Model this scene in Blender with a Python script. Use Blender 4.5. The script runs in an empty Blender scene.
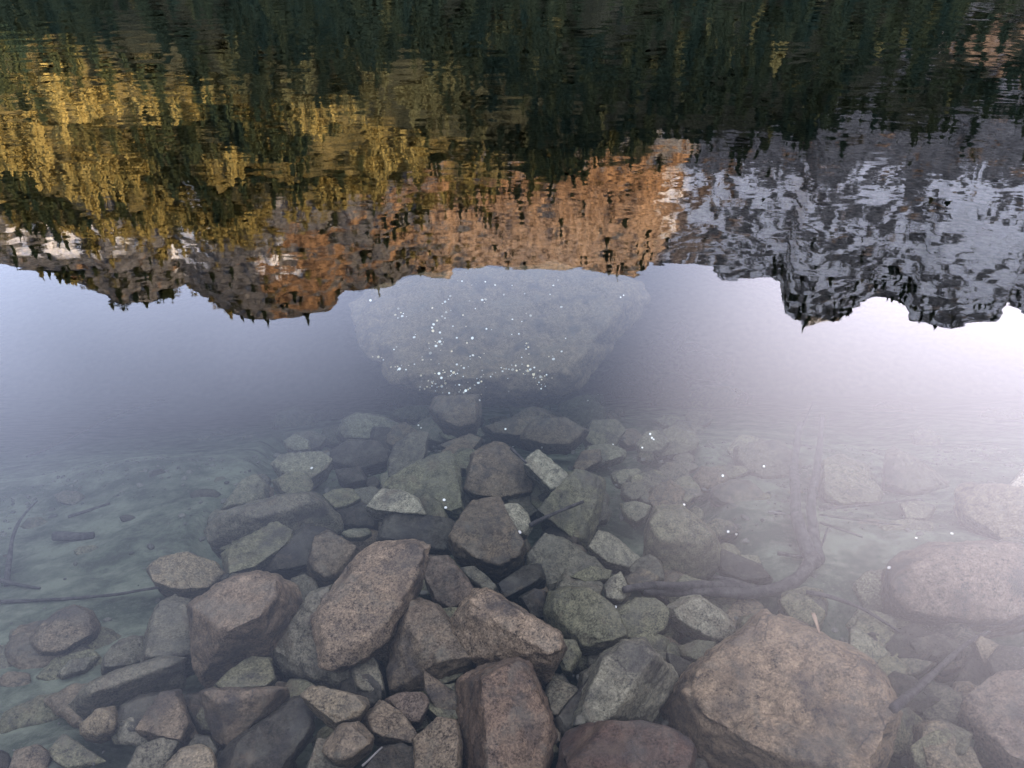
import bpy, bmesh, math, random
import numpy as np
from mathutils import Vector, noise, Matrix
from mathutils.bvhtree import BVHTree
from mathutils.geometry import convex_hull_2d
random.seed(7)
rng = np.random.default_rng(11)
S = bpy.context.scene
COL = S.collection
R = math.radians

# ------------------------------------------------------------------ camera, sky, sun, exposure
CAM_H, TILT, F = 1.6, R(33.0), 788.5
cam = bpy.data.objects.new('camera', bpy.data.cameras.new('camera'))
COL.objects.link(cam)
cam.location = (0, 0, CAM_H)
cam.rotation_euler = (R(90) - TILT, 0, 0)
cam.data.sensor_width = 36.0
cam.data.lens = F / 1024 * 36.0
cam.data.clip_start = 0.05
cam.data.clip_end = 9000
S.camera = cam

SUN_AZ, SUN_EL = R(115.0), R(14.0)          # clockwise from +Y, the way the camera looks
SUN_DIR = np.array([math.sin(SUN_AZ) * math.cos(SUN_EL), math.cos(SUN_AZ) * math.cos(SUN_EL), math.sin(SUN_EL)])
W = bpy.data.worlds.new('World')
S.world = W
W.use_nodes = True
wt = W.node_tree
bg = wt.nodes['Background']
sky = wt.nodes.new('ShaderNodeTexSky')
sky.sky_type = 'NISHITA'
sky.sun_disc = False
sky.sun_elevation = SUN_EL
sky.sun_rotation = SUN_AZ
sky.altitude = 1800
sky.air_density = 1.0
sky.dust_density = 1.2
sky.ozone_density = 1.0
SKY_STRENGTH = 0.105
bg.inputs['Strength'].default_value = SKY_STRENGTH


def wnode(t, **kw):
    n = wt.nodes.new(t)
    for k, v in kw.items():
        setattr(n, k, v)
    return n


def wl(a, b):
    wt.links.new(a, b)


# thin bright evening cloud as soft noisy lobes; the overhead one is added fill light
wtc = wnode('ShaderNodeTexCoord')


def sky_lobe(az, el, lo, hi, amount):
    d = (math.sin(R(az)) * math.cos(R(el)), math.cos(R(az)) * math.cos(R(el)), math.sin(R(el)))
    dot = wnode('ShaderNodeVectorMath', operation='DOT_PRODUCT')
    dot.inputs[1].default_value = d
    nrm = wnode('ShaderNodeVectorMath', operation='NORMALIZE')
    wl(wtc.outputs['Generated'], nrm.inputs[0])
    wl(nrm.outputs[0], dot.inputs[0])
    mr = wnode('ShaderNodeMapRange', interpolation_type='SMOOTHERSTEP')
    mr.inputs['From Min'].default_value = math.cos(R(lo))
    mr.inputs['From Max'].default_value = math.cos(R(hi))
    mr.inputs['To Max'].default_value = amount
    wl(dot.outputs['Value'], mr.inputs['Value'])
    return mr.outputs[0]


cn = wnode('ShaderNodeTexNoise')
cn.inputs['Scale'].default_value = 2.2
cn.inputs['Detail'].default_value = 3.0
wl(wtc.outputs['Generated'], cn.inputs['Vector'])
cmr = wnode('ShaderNodeMapRange')
cmr.inputs['From Min'].default_value = 0.3
cmr.inputs['From Max'].default_value = 0.7
cmr.inputs['To Min'].default_value = 0.75
cmr.inputs['To Max'].default_value = 1.15
wl(cn.outputs['Fac'], cmr.inputs['Value'])
LOBES = [(-46, 28, 40, 2, 2.4), (165, 60, 62, 8, 7.2)]  # second lobe is unseen, high behind the camera, added to light the bed
acc = None
for lb in LOBES:
    o = sky_lobe(*lb)
    if acc is None:
        acc = o
    else:
        ad = wnode('ShaderNodeMath', operation='ADD')
        wl(acc, ad.inputs[0]); wl(o, ad.inputs[1])
        acc = ad.outputs[0]
# pale haze that brightens the sky towards the horizon
wsep = wnode('ShaderNodeSeparateXYZ')
wl(wtc.outputs['Generated'], wsep.inputs[0])
wband = wnode('ShaderNodeMapRange', interpolation_type='SMOOTHERSTEP')
wband.inputs['From Min'].default_value = math.sin(R(48)); wband.inputs['From Max'].default_value = math.sin(R(22))
wband.inputs['To Max'].default_value = 3.9
wl(wsep.outputs[2], wband.inputs['Value'])
ad = wnode('ShaderNodeMath', operation='ADD')
wl(acc, ad.inputs[0]); wl(wband.outputs[0], ad.inputs[1])
acc = ad.outputs[0]
mul = wnode('ShaderNodeMath', operation='MULTIPLY')
wl(acc, mul.inputs[0]); wl(cmr.outputs[0], mul.inputs[1])
ccol = wnode('ShaderNodeVectorMath', operation='SCALE')
ccol.inputs[0].default_value = (0.80, 0.82, 1.07)
wl(mul.outputs[0], ccol.inputs['Scale'])
hs = wnode('ShaderNodeHueSaturation')
hs.inputs['Saturation'].default_value = 0.82
wl(sky.outputs[0], hs.inputs['Color'])
tint = wnode('ShaderNodeVectorMath', operation='MULTIPLY')
tint.inputs[1].default_value = (1.0, 0.99, 1.03)
wl(hs.outputs[0], tint.inputs[0])
add = wnode('ShaderNodeVectorMath', operation='ADD')
glow = wnode('ShaderNodeVectorMath', operation='SCALE')          # brightest towards the low evening sky on the right
glow.inputs[0].default_value = (1.06, 0.93, 1.0)
glim = wnode('ShaderNodeMapRange', interpolation_type='SMOOTHSTEP')
glim.inputs['From Min'].default_value = math.sin(R(54)); glim.inputs['From Max'].default_value = math.sin(R(38))
glim.inputs['To Min'].default_value = 0.35
wl(wsep.outputs[2], glim.inputs['Value'])
gm = wnode('ShaderNodeMath', operation='MULTIPLY')
wl(sky_lobe(49, 33, 39, 0, 12.5), gm.inputs[0]); wl(glim.outputs[0], gm.inputs[1])
wl(gm.outputs[0], glow.inputs['Scale'])
gadd = wnode('ShaderNodeVectorMath', operation='ADD')
wl(ccol.outputs[0], gadd.inputs[0]); wl(glow.outputs[0], gadd.inputs[1])
wl(tint.outputs[0], add.inputs[0]); wl(gadd.outputs[0], add.inputs[1])
wl(add.outputs[0], bg.inputs['Color'])

sun = bpy.data.objects.new('sun', bpy.data.lights.new('sun', 'SUN'))
COL.objects.link(sun)
sun.data.energy = 5.0
sun.data.angle = R(0.5)
sun.data.color = (1.0, 0.72, 0.42)
sun.rotation_euler = Vector(SUN_DIR).to_track_quat('Z', 'Y').to_euler()

S.view_settings.view_transform = 'Standard'
S.view_settings.look = 'None'
S.view_settings.gamma = 1.0
S.view_settings.exposure = 3.1
S.render.engine = 'CYCLES'
S.cycles.use_denoising = True
S.cycles.max_bounces = 6
S.cycles.transparent_max_bounces = 12
S.cycles.volume_bounces = 0


# ------------------------------------------------------------------ helpers
cT, sT = math.cos(TILT), math.sin(TILT)


def ray(x, y):
    a, b = (x - 512) / F, -(y - 384) / F
    v = Vector((a, cT + b * sT, -sT + b * cT))
    return v.normalized()


def mirror_dir(x, y):
    v = ray(x, y)
    az = math.atan2(v.x, v.y)
    el = math.asin(-v.z)
    return az, el


def project(P):                                  # numpy points -> photo pixels
    q = P - np.array([0, 0, CAM_H])
    zf = q[..., 1] * cT - q[..., 2] * sT
    zu = q[..., 1] * sT + q[..., 2] * cT
    zf = np.maximum(zf, 1e-3)
    return 512 + F * q[..., 0] / zf, 384 - F * zu / zf


def hash2(ix, iy, seed):
    h = (ix.astype(np.int64) * 374761393 + iy.astype(np.int64) * 668265263 + seed * 974711) & 0x7fffffff
    h = ((h ^ (h >> 13)) * 1274126177) & 0x7fffffff
    return ((h ^ (h >> 16)) & 0xffff) / 65535.0


def vnoise(x, y, seed=0):
    ix, iy = np.floor(x), np.floor(y)
    fx, fy = x - ix, y - iy
    fx, fy = fx * fx * (3 - 2 * fx), fy * fy * (3 - 2 * fy)
    a, b = hash2(ix, iy, seed), hash2(ix + 1, iy, seed)
    c, d = hash2(ix, iy + 1, seed), hash2(ix + 1, iy + 1, seed)
    return (a + (b - a) * fx) * (1 - fy) + (c + (d - c) * fx) * fy


def fbm(x, y, seed=0, octs=5, ridged=False):
    s, amp, tot = 0, 1.0, 0
    for k in range(octs):
        n = vnoise(x * 2 ** k + 17.3 * k, y * 2 ** k - 9.1 * k, seed + k)
        if ridged:
            n = 1 - abs(2 * n - 1)
        s = s + n * amp
        tot += amp
        amp *= 0.5
    return s / tot


def mesh_np(name, V, Fc, mat, smooth=True):
    me = bpy.data.meshes.new(name)
    V = np.ascontiguousarray(V, dtype=np.float32)
    Fc = np.ascontiguousarray(Fc, dtype=np.int32)
    n = Fc.shape[1]
    me.vertices.add(len(V)); me.vertices.foreach_set('co', V.ravel())
    me.loops.add(Fc.size); me.loops.foreach_set('vertex_index', Fc.ravel())
    me.polygons.add(len(Fc))
    me.polygons.foreach_set('loop_start', np.arange(0, Fc.size, n, dtype=np.int32))
    me.polygons.foreach_set('use_smooth', np.full(len(Fc), smooth))
    me.update(calc_edges=True)
    me.materials.append(mat)
    o = bpy.data.objects.new(name, me)
    COL.objects.link(o)
    return o


def grid_faces(nu, nv):
    i = np.arange(nu - 1)[:, None] * nv + np.arange(nv - 1)[None, :]
    return np.stack([i, i + nv, i + nv + 1, i + 1], -1).reshape(-1, 4)


def attr(o, name, vals):
    a = o.data.attributes.new(name, 'FLOAT', 'POINT')
    a.data.foreach_set('value', np.ascontiguousarray(vals, dtype=np.float32).ravel())


def tag(o, label=None, cat=None, group=None, kind=None):
    if label: o['label'] = label
    if cat: o['category'] = cat
    if group: o['group'] = group
    if kind: o['kind'] = kind
    return o


def inpoly(px, py, poly):
    inside = np.zeros(np.shape(px), bool)
    n = len(poly)
    for i in range(n):
        x1, y1 = poly[i]; x2, y2 = poly[(i + 1) % n]
        c = (y1 > py) != (y2 > py)
        with np.errstate(divide='ignore', invalid='ignore'):
            t = (x2 - x1) * (py - y1) / ((y2 - y1) if y2 != y1 else 1e-9) + x1
        inside ^= c & (px < t)
    return inside


class M:                                          # tiny node-material writer
    def __init__(s, name):
        s.m = bpy.data.materials.new(name)
        s.m.use_nodes = True
        s.t = s.m.node_tree
        s.b = s.t.nodes['Principled BSDF']
        s.out = s.t.nodes['Material Output']

    def n(s, t, **kw):
        x = s.t.nodes.new(t)
        for k, v in kw.items():
            setattr(x, k, v)
        return x

    def l(s, a, b):
        s.t.links.new(a, b)

    def coord(s, kind='Object'):
        return s.n('ShaderNodeTexCoord').outputs[kind]

    def noise(s, vec, scale, detail=3, rough=0.55, dist=0.0):
        x = s.n('ShaderNodeTexNoise')
        x.inputs['Scale'].default_value = scale
        x.inputs['Detail'].default_value = detail
        x.inputs['Roughness'].default_value = rough
        x.inputs['Distortion'].default_value = dist
        s.l(vec, x.inputs['Vector'])
        return x.outputs['Fac']

    def rng(s, v, a, b, lo=0.0, hi=1.0):
        x = s.n('ShaderNodeMapRange')
        x.inputs['From Min'].default_value = a; x.inputs['From Max'].default_value = b
        x.inputs['To Min'].default_value = lo; x.inputs['To Max'].default_value = hi
        s.l(v, x.inputs['Value'])
        return x.outputs[0]

    def math(s, op, a, b):
        x = s.n('ShaderNodeMath', operation=op)
        for k, v in enumerate((a, b)):
            if isinstance(v, (int, float)): x.inputs[k].default_value = v
            else: s.l(v, x.inputs[k])
        return x.outputs[0]

    def mix(s, f, a, b, mode='MIX'):
        x = s.n('ShaderNodeMix', data_type='RGBA', blend_type=mode)
        if isinstance(f, (int, float)): x.inputs[0].default_value = f
        else: s.l(f, x.inputs[0])
        for k, v in ((6, a), (7, b)):
            if isinstance(v, tuple): x.inputs[k].default_value = (*v, 1)
            else: s.l(v, x.inputs[k])
        return x.outputs[2]

    def attr(s, name):
        x = s.n('ShaderNodeAttribute'); x.attribute_name = name
        return x.outputs['Fac']

    def bump(s, h, strength, dist):
        x = s.n('ShaderNodeBump')
        x.inputs['Strength'].default_value = strength
        x.inputs['Distance'].default_value = dist
        s.l(h, x.inputs['Height'])
        return x.outputs[0]


# ------------------------------------------------------------------ materials
def mat_rock():
    k = M('wet_granite')
    c = k.coord()
    oi = k.n('ShaderNodeObjectInfo')
    ofs = k.n('ShaderNodeVectorMath', operation='MULTIPLY_ADD')
    rv = k.n('ShaderNodeCombineXYZ')
    k.l(oi.outputs['Random'], rv.inputs[0]); k.l(oi.outputs['Random'], rv.inputs[1])
    k.l(rv.outputs[0], ofs.inputs[0]); ofs.inputs[1].default_value = (37, 53, 0)
    k.l(c, ofs.inputs[2])
    c = ofs.outputs[0]
    big = k.noise(c, 7, 4, 0.6, 0.4)
    mid = k.noise(c, 34, 4, 0.65)
    fine = k.noise(c, 190, 3, 0.75)
    vor = k.n('ShaderNodeTexVoronoi'); vor.inputs['Scale'].default_value = 170
    k.l(c, vor.inputs['Vector'])
    sep = k.n('ShaderNodeSeparateColor'); k.l(vor.outputs['Color'], sep.inputs[0])
    speck = k.math('ADD', k.math('MULTIPLY', k.rng(fine, 0.33, 0.67, -0.46, 0.66), k.rng(oi.outputs['Random'], 0, 1, 0.55, 1.15)), k.rng(sep.outputs[0], 0, 1, -0.28, 0.28))
    lev = k.math('ADD', k.math('ADD', speck, 0.85), k.rng(mid, 0.3, 0.7, -0.40, 0.40))
    lev = k.math('MAXIMUM', lev, 0.12)
    sc = k.n('ShaderNodeVectorMath', operation='SCALE')
    k.l(oi.outputs['Color'], sc.inputs[0]); k.l(lev, sc.inputs['Scale'])
    col = k.mix(k.rng(big, 0.5, 0.68, 0, 0.75), sc.outputs[0], (0.024, 0.021, 0.018))      # dark stains
    big2 = k.noise(c, 12, 3, 0.6, 0.8)
    col = k.mix(k.rng(big2, 0.56, 0.75, 0, 0.55), col, (0.070, 0.064, 0.045))              # silt film
    rust = k.rng(k.noise(c, 9, 4, 0.65, 0.6), 0.55, 0.7, 0, 0.5)
    col = k.mix(rust, col, (0.075, 0.052, 0.031))
    # silt settled on the upper faces
    geo = k.n('ShaderNodeNewGeometry')
    sep2 = k.n('ShaderNodeSeparateXYZ'); k.l(geo.outputs['Normal'], sep2.inputs[0])
    silt = k.math('MULTIPLY', k.rng(sep2.outputs[2], 0.55, 0.95), k.rng(k.noise(c, 5, 5, 0.65, 0.5), 0.48, 0.66, 0, 0.38))
    col = k.mix(silt, col, (0.088, 0.080, 0.058))
    # a few hairline cracks
    cv = k.n('ShaderNodeTexVoronoi', feature='DISTANCE_TO_EDGE'); cv.inputs['Scale'].default_value = 5.5
    wob = k.n('ShaderNodeVectorMath', operation='MULTIPLY_ADD')
    wn = k.n('ShaderNodeTexNoise'); wn.inputs['Scale'].default_value = 14; k.l(c, wn.inputs['Vector'])
    k.l(wn.outputs['Color'], wob.inputs[0]); wob.inputs[1].default_value = (0.12, 0.12, 0.12); k.l(c, wob.inputs[2])
    k.l(wob.outputs[0], cv.inputs['Vector'])
    crack = k.math('MULTIPLY', k.rng(cv.outputs['Distance'], 0.004, 0.02, 1, 0), k.rng(k.noise(c, 4, 2), 0.54, 0.62))
    crack = k.math('MULTIPLY', crack, k.rng(oi.outputs['Random'], 0.45, 0.55, 1, 0))
    col = k.mix(k.math('MULTIPLY', crack, 0.6), col, (0.016, 0.015, 0.013))
    k.l(col, k.b.inputs['Base Color'])
    k.b.inputs['Roughness'].default_value = 0.75
    k.b.inputs['Specular IOR Level'].default_value = 0.12
    h = k.math('ADD', k.math('MULTIPLY', fine, 0.5), mid)
    k.l(k.bump(h, 0.6, 0.008), k.b.inputs['Normal'])
    return k.m


def mat_bed():
    k = M('silty_lake_bed')
    c = k.coord()
    a = k.noise(c, 3.2, 6, 0.7, 0.0)
    b = k.noise(c, 10, 6, 0.72, 0.0)
    f = k.noise(c, 70, 3, 0.7)
    col = k.mix(k.rng(a, 0.40, 0.60), (0.036, 0.041, 0.027), (0.120, 0.124, 0.084))
    col = k.mix(k.rng(b, 0.5, 0.72, 0, 0.8), col, (0.030, 0.030, 0.022))
    col = k.mix(k.rng(f, 0.56, 0.72, 0, 0.6), col, (0.10, 0.095, 0.07))
    col = k.mix(k.rng(f, 0.28, 0.42, 0.6, 0), col, (0.04, 0.04, 0.035))
    k.l(col, k.b.inputs['Base Color'])
    k.b.inputs['Roughness'].default_value = 0.95
    k.b.inputs['Specular IOR Level'].default_value = 0.05
    h = k.math('ADD', k.math('MULTIPLY', f, 0.4), b)
    k.l(k.bump(h, 0.4, 0.015), k.b.inputs['Normal'])
    return k.m


def mat_wood(name, c1, c2):
    k = M(name)
    c = k.coord()
    mp = k.n('ShaderNodeMapping'); mp.inputs['Scale'].default_value = (1, 1, 1)
    k.l(c, mp.inputs[0])
    a = k.noise(mp.outputs[0], 30, 4, 0.6, 0.5)
    b = k.noise(mp.outputs[0], 140, 2, 0.6)
    col = k.mix(k.rng(a, 0.35, 0.65), c1, c2)
    k.l(col, k.b.inputs['Base Color'])
    k.b.inputs['Roughness'].default_value = 0.85
    k.b.inputs['Specular IOR Level'].default_value = 0.1
    k.l(k.bump(k.math('ADD', a, b), 0.6, 0.006), k.b.inputs['Normal'])
    return k.m


def mat_water():
    k = M('lake_water')
    k.t.nodes.remove(k.b)
    geo = k.n('ShaderNodeNewGeometry')
    p = geo.outputs['Position']
    mp1 = k.n('ShaderNodeMapping'); mp1.inputs['Scale'].default_value = (0.8, 1.15, 1)
    k.l(p, mp1.inputs[0])
    n1 = k.noise(mp1.outputs[0], 2.5, 1, 0.45, 0.3)         # wavelets about a third of a metre long
    mp = k.n('ShaderNodeMapping'); mp.inputs['Scale'].default_value = (0.75, 1.25, 1)
    k.l(p, mp.inputs[0])
    n2 = k.noise(mp.outputs[0], 8, 1, 0.4, 0.2)
    n3 = k.noise(p, 0.35, 2, 0.5)             # breeze patches
    patch = k.rng(n3, 0.35, 0.65, 0.7, 1.25)
    sep = k.n('ShaderNodeSeparateXYZ'); k.l(p, sep.inputs[0])
    calm = k.rng(sep.outputs[1], 2.5, 8.0, 0.05, 1.0)      # the sheltered shore lies calmer than the open lake
    h = k.math('ADD', k.math('MULTIPLY', n1, WAVE1), k.math('MULTIPLY', n2, k.rng(sep.outputs[1], 3.0, 9.0, WAVE2 * 1.4, WAVE2 * 0.15)))
    h = k.math('MULTIPLY', k.math('MULTIPLY', h, patch), calm)
    nb = k.bump(h, 1.0, 1.0)
    gl = k.n('ShaderNodeBsdfGlossy'); gl.inputs['Roughness'].default_value = 0.0
    k.l(nb, gl.inputs['Normal'])
    tr = k.n('ShaderNodeBsdfTransparent')
    fr = k.n('ShaderNodeFresnel'); fr.inputs['IOR'].default_value = 1.333
    k.l(nb, fr.inputs['Normal'])
    mx = k.n('ShaderNodeMixShader')
    k.l(fr.outputs[0], mx.inputs[0]); k.l(tr.outputs[0], mx.inputs[1]); k.l(gl.outputs[0], mx.inputs[2])
    k.l(mx.outputs[0], k.out.inputs['Surface'])
    va = k.n('ShaderNodeVolumeAbsorption')
    va.inputs['Color'].default_value = WATER_COL
    va.inputs['Density'].default_value = WATER_DENS
    k.l(va.outputs[0], k.out.inputs['Volume'])
    return k.m


WAVE1, WAVE2 = 0.0031, 0.0010
WATER_COL, WATER_DENS = (0.56, 0.63, 0.60, 1), 0.66


def mat_mountain():
    k = M('mountain_ground')
    c = k.coord()
    fo, sc, sn = k.attr('forest'), k.attr('scree'), k.attr('snow')
    a = k.noise(c, 0.045, 6, 0.65, 0.4)
    b = k.noise(c, 0.16, 5, 0.7, 0.3)
    mp = k.n('ShaderNodeMapping'); mp.inputs['Scale'].default_value = (1.1, 1.1, 0.4)
    k.l(c, mp.inputs[0])
    d = k.noise(mp.outputs[0], 0.04, 6, 0.66, 0.8)
    rock = k.mix(k.rng(b, 0.35, 0.65), (0.046, 0.045, 0.043), (0.20, 0.19, 0.175))
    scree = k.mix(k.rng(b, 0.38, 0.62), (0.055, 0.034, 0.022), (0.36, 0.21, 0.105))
    under = k.mix(k.rng(b, 0.35, 0.65), (0.016, 0.019, 0.012), (0.034, 0.034, 0.018))
    sunlit_mead = k.mix(k.rng(a, 0.4, 0.6), (0.04, 0.038, 0.018), (0.16, 0.126, 0.048))
    under = k.mix(k.attr('sunlit_meadow'), under, sunlit_mead)  # golden ground painted only where sun falls, darker ground kept for the shade
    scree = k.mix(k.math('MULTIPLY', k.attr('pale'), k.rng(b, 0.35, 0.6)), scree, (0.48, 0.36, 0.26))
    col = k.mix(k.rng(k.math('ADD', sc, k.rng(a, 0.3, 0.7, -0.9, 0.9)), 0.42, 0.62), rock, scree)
    col = k.mix(k.rng(k.math('ADD', fo, k.rng(a, 0.3, 0.7, -0.5, 0.5)), 0.4, 0.6), col, under)
    snow = k.rng(k.math('ADD', sn, k.rng(d, 0.3, 0.7, -1.0, 1.0)), 0.40, 0.66)
    snow = k.math('MULTIPLY', snow, k.rng(sn, 0.08, 0.22))
    col = k.mix(snow, col, (0.78, 0.76, 0.73))
    k.l(col, k.b.inputs['Base Color'])
    k.b.inputs['Roughness'].default_value = 0.95
    k.b.inputs['Specular IOR Level'].default_value = 0.05
    k.l(k.bump(k.math('ADD', b, d), 1.0, 6.0), k.b.inputs['Normal'])
    return k.m


def mat_foliage():
    k = M('conifer_foliage')
    t = k.attr('tone')
    cr = k.n('ShaderNodeValToRGB')
    e = cr.color_ramp.elements
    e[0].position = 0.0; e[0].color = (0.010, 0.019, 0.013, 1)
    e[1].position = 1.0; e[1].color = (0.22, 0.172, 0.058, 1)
    m = e.new(0.5); m.color = (0.030, 0.035, 0.015, 1)  # low tones painted for shaded trees, high gold for sunlit ones
    k.l(t, cr.inputs[0])
    k.l(cr.outputs[0], k.b.inputs['Base Color'])
    k.b.inputs['Roughness'].default_value = 0.9
    k.b.inputs['Specular IOR Level'].default_value = 0.05
    return k.m


def mat_coin(name, col):
    k = M(name)
    n = k.noise(k.coord(), 300, 2)
    k.l(k.mix(k.rng(n, 0.35, 0.65), col, tuple(x * 0.8 for x in col)), k.b.inputs['Base Color'])
    k.b.inputs['Metallic'].default_value = 0.55
    k.b.inputs['Roughness'].default_value = 0.35
    return k.m


# ------------------------------------------------------------------ mountains across the lake
SHORE = 280.0
SKY_PX = [(-120, 270), (0, 262), (40, 268), (85, 285), (120, 303), (150, 300), (172, 292), (185, 286), (195, 292), (225, 312),
          (245, 320), (268, 322), (300, 315), (330, 308), (345, 290), (385, 287), (410, 272), (430, 276), (450, 275),
          (455, 265), (500, 265), (540, 267), (600, 270), (635, 277), (650, 262), (690, 262), (712, 265), (720, 278),
          (780, 280), (785, 312), (805, 326), (840, 318), (860, 306), (875, 295), (905, 300), (910, 318), (950, 326),
          (1000, 322), (1005, 303), (1024, 315), (1100, 300), (1200, 290)]
_ae = np.array([mirror_dir(x, y) for x, y in SKY_PX])


def crest_el(az):
    return np.interp(az, _ae[:, 0], _ae[:, 1])


def crest_r(az):
    return np.interp(az, [R(-60), R(-10), R(5), R(16), R(60)], [820, 800, 900, 1150, 1250])


POW = 0.92


def slope_point(az, t):                           # t: 0 shore .. 1 crest
    r = SHORE + t * (crest_r(az) - SHORE)
    el = crest_el(az) * t ** POW
    return r, r * np.tan(el)


AZ = np.radians(np.arange(-62, 62.01, 0.16))
T = np.concatenate([np.linspace(-0.05, 0, 3)[:-1], np.linspace(0, 1.0, 150), np.linspace(1.0, 1.35, 12)[1:]])
az, tt = np.meshgrid(AZ, T, indexing='ij')
tc = np.clip(tt, 0, 1)
r0, z0 = slope_point(az, tc)
r0 = SHORE + tt * (crest_r(az) - SHORE)
X, Y = r0 * np.sin(az), r0 * np.cos(az)
rel = (fbm(X / 90, Y / 90, 3, 5, True) - 0.55) * 44 + (fbm(X / 30, Y / 30, 9, 5, True) - 0.5) * 20
env = np.clip(tc / 0.15, 0, 1) * np.clip((1.02 - tc) / 0.2, 0.16, 1)
Z = z0 + rel * env
Z = np.where(tt > 1, z0 - (tt - 1) * 700, Z)
Z = np.where(tt < 0, tt * 90, Z)
P = np.stack([X, Y, Z], -1)
mpx, mpy = project(np.stack([X, Y, -Z], -1))      # where each spot is mirrored, to lay out forest, scree and snow
nz = fbm(X / 60, Y / 60, 21, 4)
forest_line = np.interp(mpx, [0, 150, 330, 420, 520, 640, 690, 760, 900, 1024], [225, 235, 205, 190, 172, 158, 135, 140, 122, 108])
W_forest = np.clip((forest_line - mpy) / 45 + 0.5 + (nz - 0.5) * 2.2, 0, 1)
W_forest = np.clip(W_forest - 0.7 * np.clip(1.1 - np.hypot((mpx - 990) / 110, (mpy - 45) / 60), 0, 1), 0, 1)
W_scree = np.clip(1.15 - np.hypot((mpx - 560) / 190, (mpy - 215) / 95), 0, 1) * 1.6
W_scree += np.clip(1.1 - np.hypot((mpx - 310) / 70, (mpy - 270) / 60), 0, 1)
W_scree += np.clip(1.1 - np.hypot((mpx - 980) / 130, (mpy - 40) / 70), 0, 1)
W_scree = np.clip(W_scree, 0, 1)
sn1 = np.clip((mpx - 640) / 80, 0, 1) * np.clip((mpy - 150) / 40, 0, 1) * 0.46
sn2 = np.clip(1.15 - np.hypot((mpx - 995) / 70, (mpy - 240) / 75), 0, 1) * 0.5
sn3 = np.clip(1.2 - np.hypot((mpx - 720) / 110, (mpy - 210) / 60), 0, 1) * 0.08
sn4 = np.clip(1 - np.hypot((mpx - 190) / 30, (mpy - 235) / 60), 0, 1) * 0.7 + np.clip(1 - np.hypot((mpx - 280) / 40, (mpy - 265) / 35), 0, 1) * 0.35
sn4 = sn4 + np.clip(1 - np.hypot((mpx - 60) / 110, (mpy - 240) / 25), 0, 1) * 0.5
W_snow = np.clip(sn1 + sn2 + sn3 + sn4, 0, 1)
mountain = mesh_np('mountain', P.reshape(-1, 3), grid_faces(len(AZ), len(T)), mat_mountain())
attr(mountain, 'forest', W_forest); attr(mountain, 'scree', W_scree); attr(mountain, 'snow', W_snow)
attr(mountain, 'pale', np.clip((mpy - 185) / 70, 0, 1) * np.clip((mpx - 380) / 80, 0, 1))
attr(mountain, 'sunlit_meadow', np.clip((mpy - 25) / 50, 0, 1) * np.clip((600 - mpx) / 120, 0, 1))  # ground colour lightened across the sunlit zone
tag(mountain, kind='structure')

# unseen ridge on the sunny side, crest shaped to shade the lake and lower slopes
EDGE_PX = [(-60, 4), (0, 16), (100, 34), (230, 72), (350, 112), (450, 134), (520, 138), (600, 130), (650, 126), (688, 128),
           (684, 160), (674, 195), (664, 230), (656, 264)]
X0 = 1150.0
crest = []
for x, y in EDGE_PX:
    a, e = mirror_dir(x, y)
    t = (e / crest_el(a)) ** (1 / POW)
    r, z = slope_point(a, min(t, 1.0))
    p = np.array([r * math.sin(a), r * math.cos(a), z])
    s = (X0 - p[0]) / SUN_DIR[0]
    q = p + s * SUN_DIR
    crest.append((q[1], q[2]))
crest = np.array(sorted(crest))
cy = np.concatenate([[-1600, -700, crest[0, 0] - 150], crest[:, 0], [crest[-1, 0] + 40, crest[-1, 0] + 250, crest[-1, 0] + 900]])
cz = np.concatenate([[420, 420, crest[0, 1]], crest[:, 1], [crest[-1, 1] + 60, 720, 700]])
ys = np.linspace(-1600, cy[-1], 260)
us = np.linspace(-1, 1, 41)
gy, gu = np.meshgrid(ys, us, indexing='ij')
ch = np.interp(gy, cy, cz) + (fbm(gy / 45, gy * 0, 88, 4) - 0.5) * 30
gx = X0 + gu * 520
gz = ch * (1 - np.abs(gu)) + (fbm(gx / 110, gy / 110, 5, 5, True) - 0.5) * 60 * np.abs(gu)
gz = np.where(np.abs(gu) > 0.97, -5, gz)
ridge = mesh_np('shading_hills', np.stack([gx, gy, gz], -1).reshape(-1, 3), grid_faces(len(ys), len(us)), mountain.data.materials[0])
attr(ridge, 'forest', np.clip(1 - gz / 260 + (fbm(gx / 70, gy / 70, 2) - .5), 0, 1)); attr(ridge, 'scree', gz * 0); attr(ridge, 'snow', gz * 0)
tag(ridge, kind='structure')


# forest: many small conifers in one mesh (reads as one far-off wood)
def conifer_template(seed):
    rg = np.random.default_rng(seed)
    V, Fc = [], []
    tiers = 6
    for k in range(tiers):
        zb = 0.08 + 0.82 * k / tiers
        zt = zb + 0.92 / tiers * 1.75
        rad = 0.24 * (1 - k / tiers) ** 0.85 + 0.02
        n = 8
        base = len(V)
        off = rg.normal(0, 0.012, 2)
        V.append((off[0], off[1], min(zt, 1.0)))
        for j in range(2 * n):
            a = math.pi * j / n + rg.normal(0, 0.12)
            rr = rad * (rg.uniform(0.8, 1.25) if j % 2 == 0 else rg.uniform(0.4, 0.6))
            V.append((rr * math.cos(a) + off[0], rr * math.sin(a) + off[1], zb + rg.normal(0, 0.012) + (0.03 if j % 2 else 0)))
        for j in range(2 * n):
            Fc.append((base, base + 1 + j, base + 1 + (j + 1) % (2 * n)))
    base = len(V)
    for j in range(4):
        a = math.pi / 2 * j
        V.append((0.02 * math.cos(a), 0.02 * math.sin(a), -0.05))
    V.append((0, 0, 0.5))
    for j in range(4):
        Fc.append((base + j, base + (j + 1) % 4, base + 4))
    return np.array(V), np.array(Fc)


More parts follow.
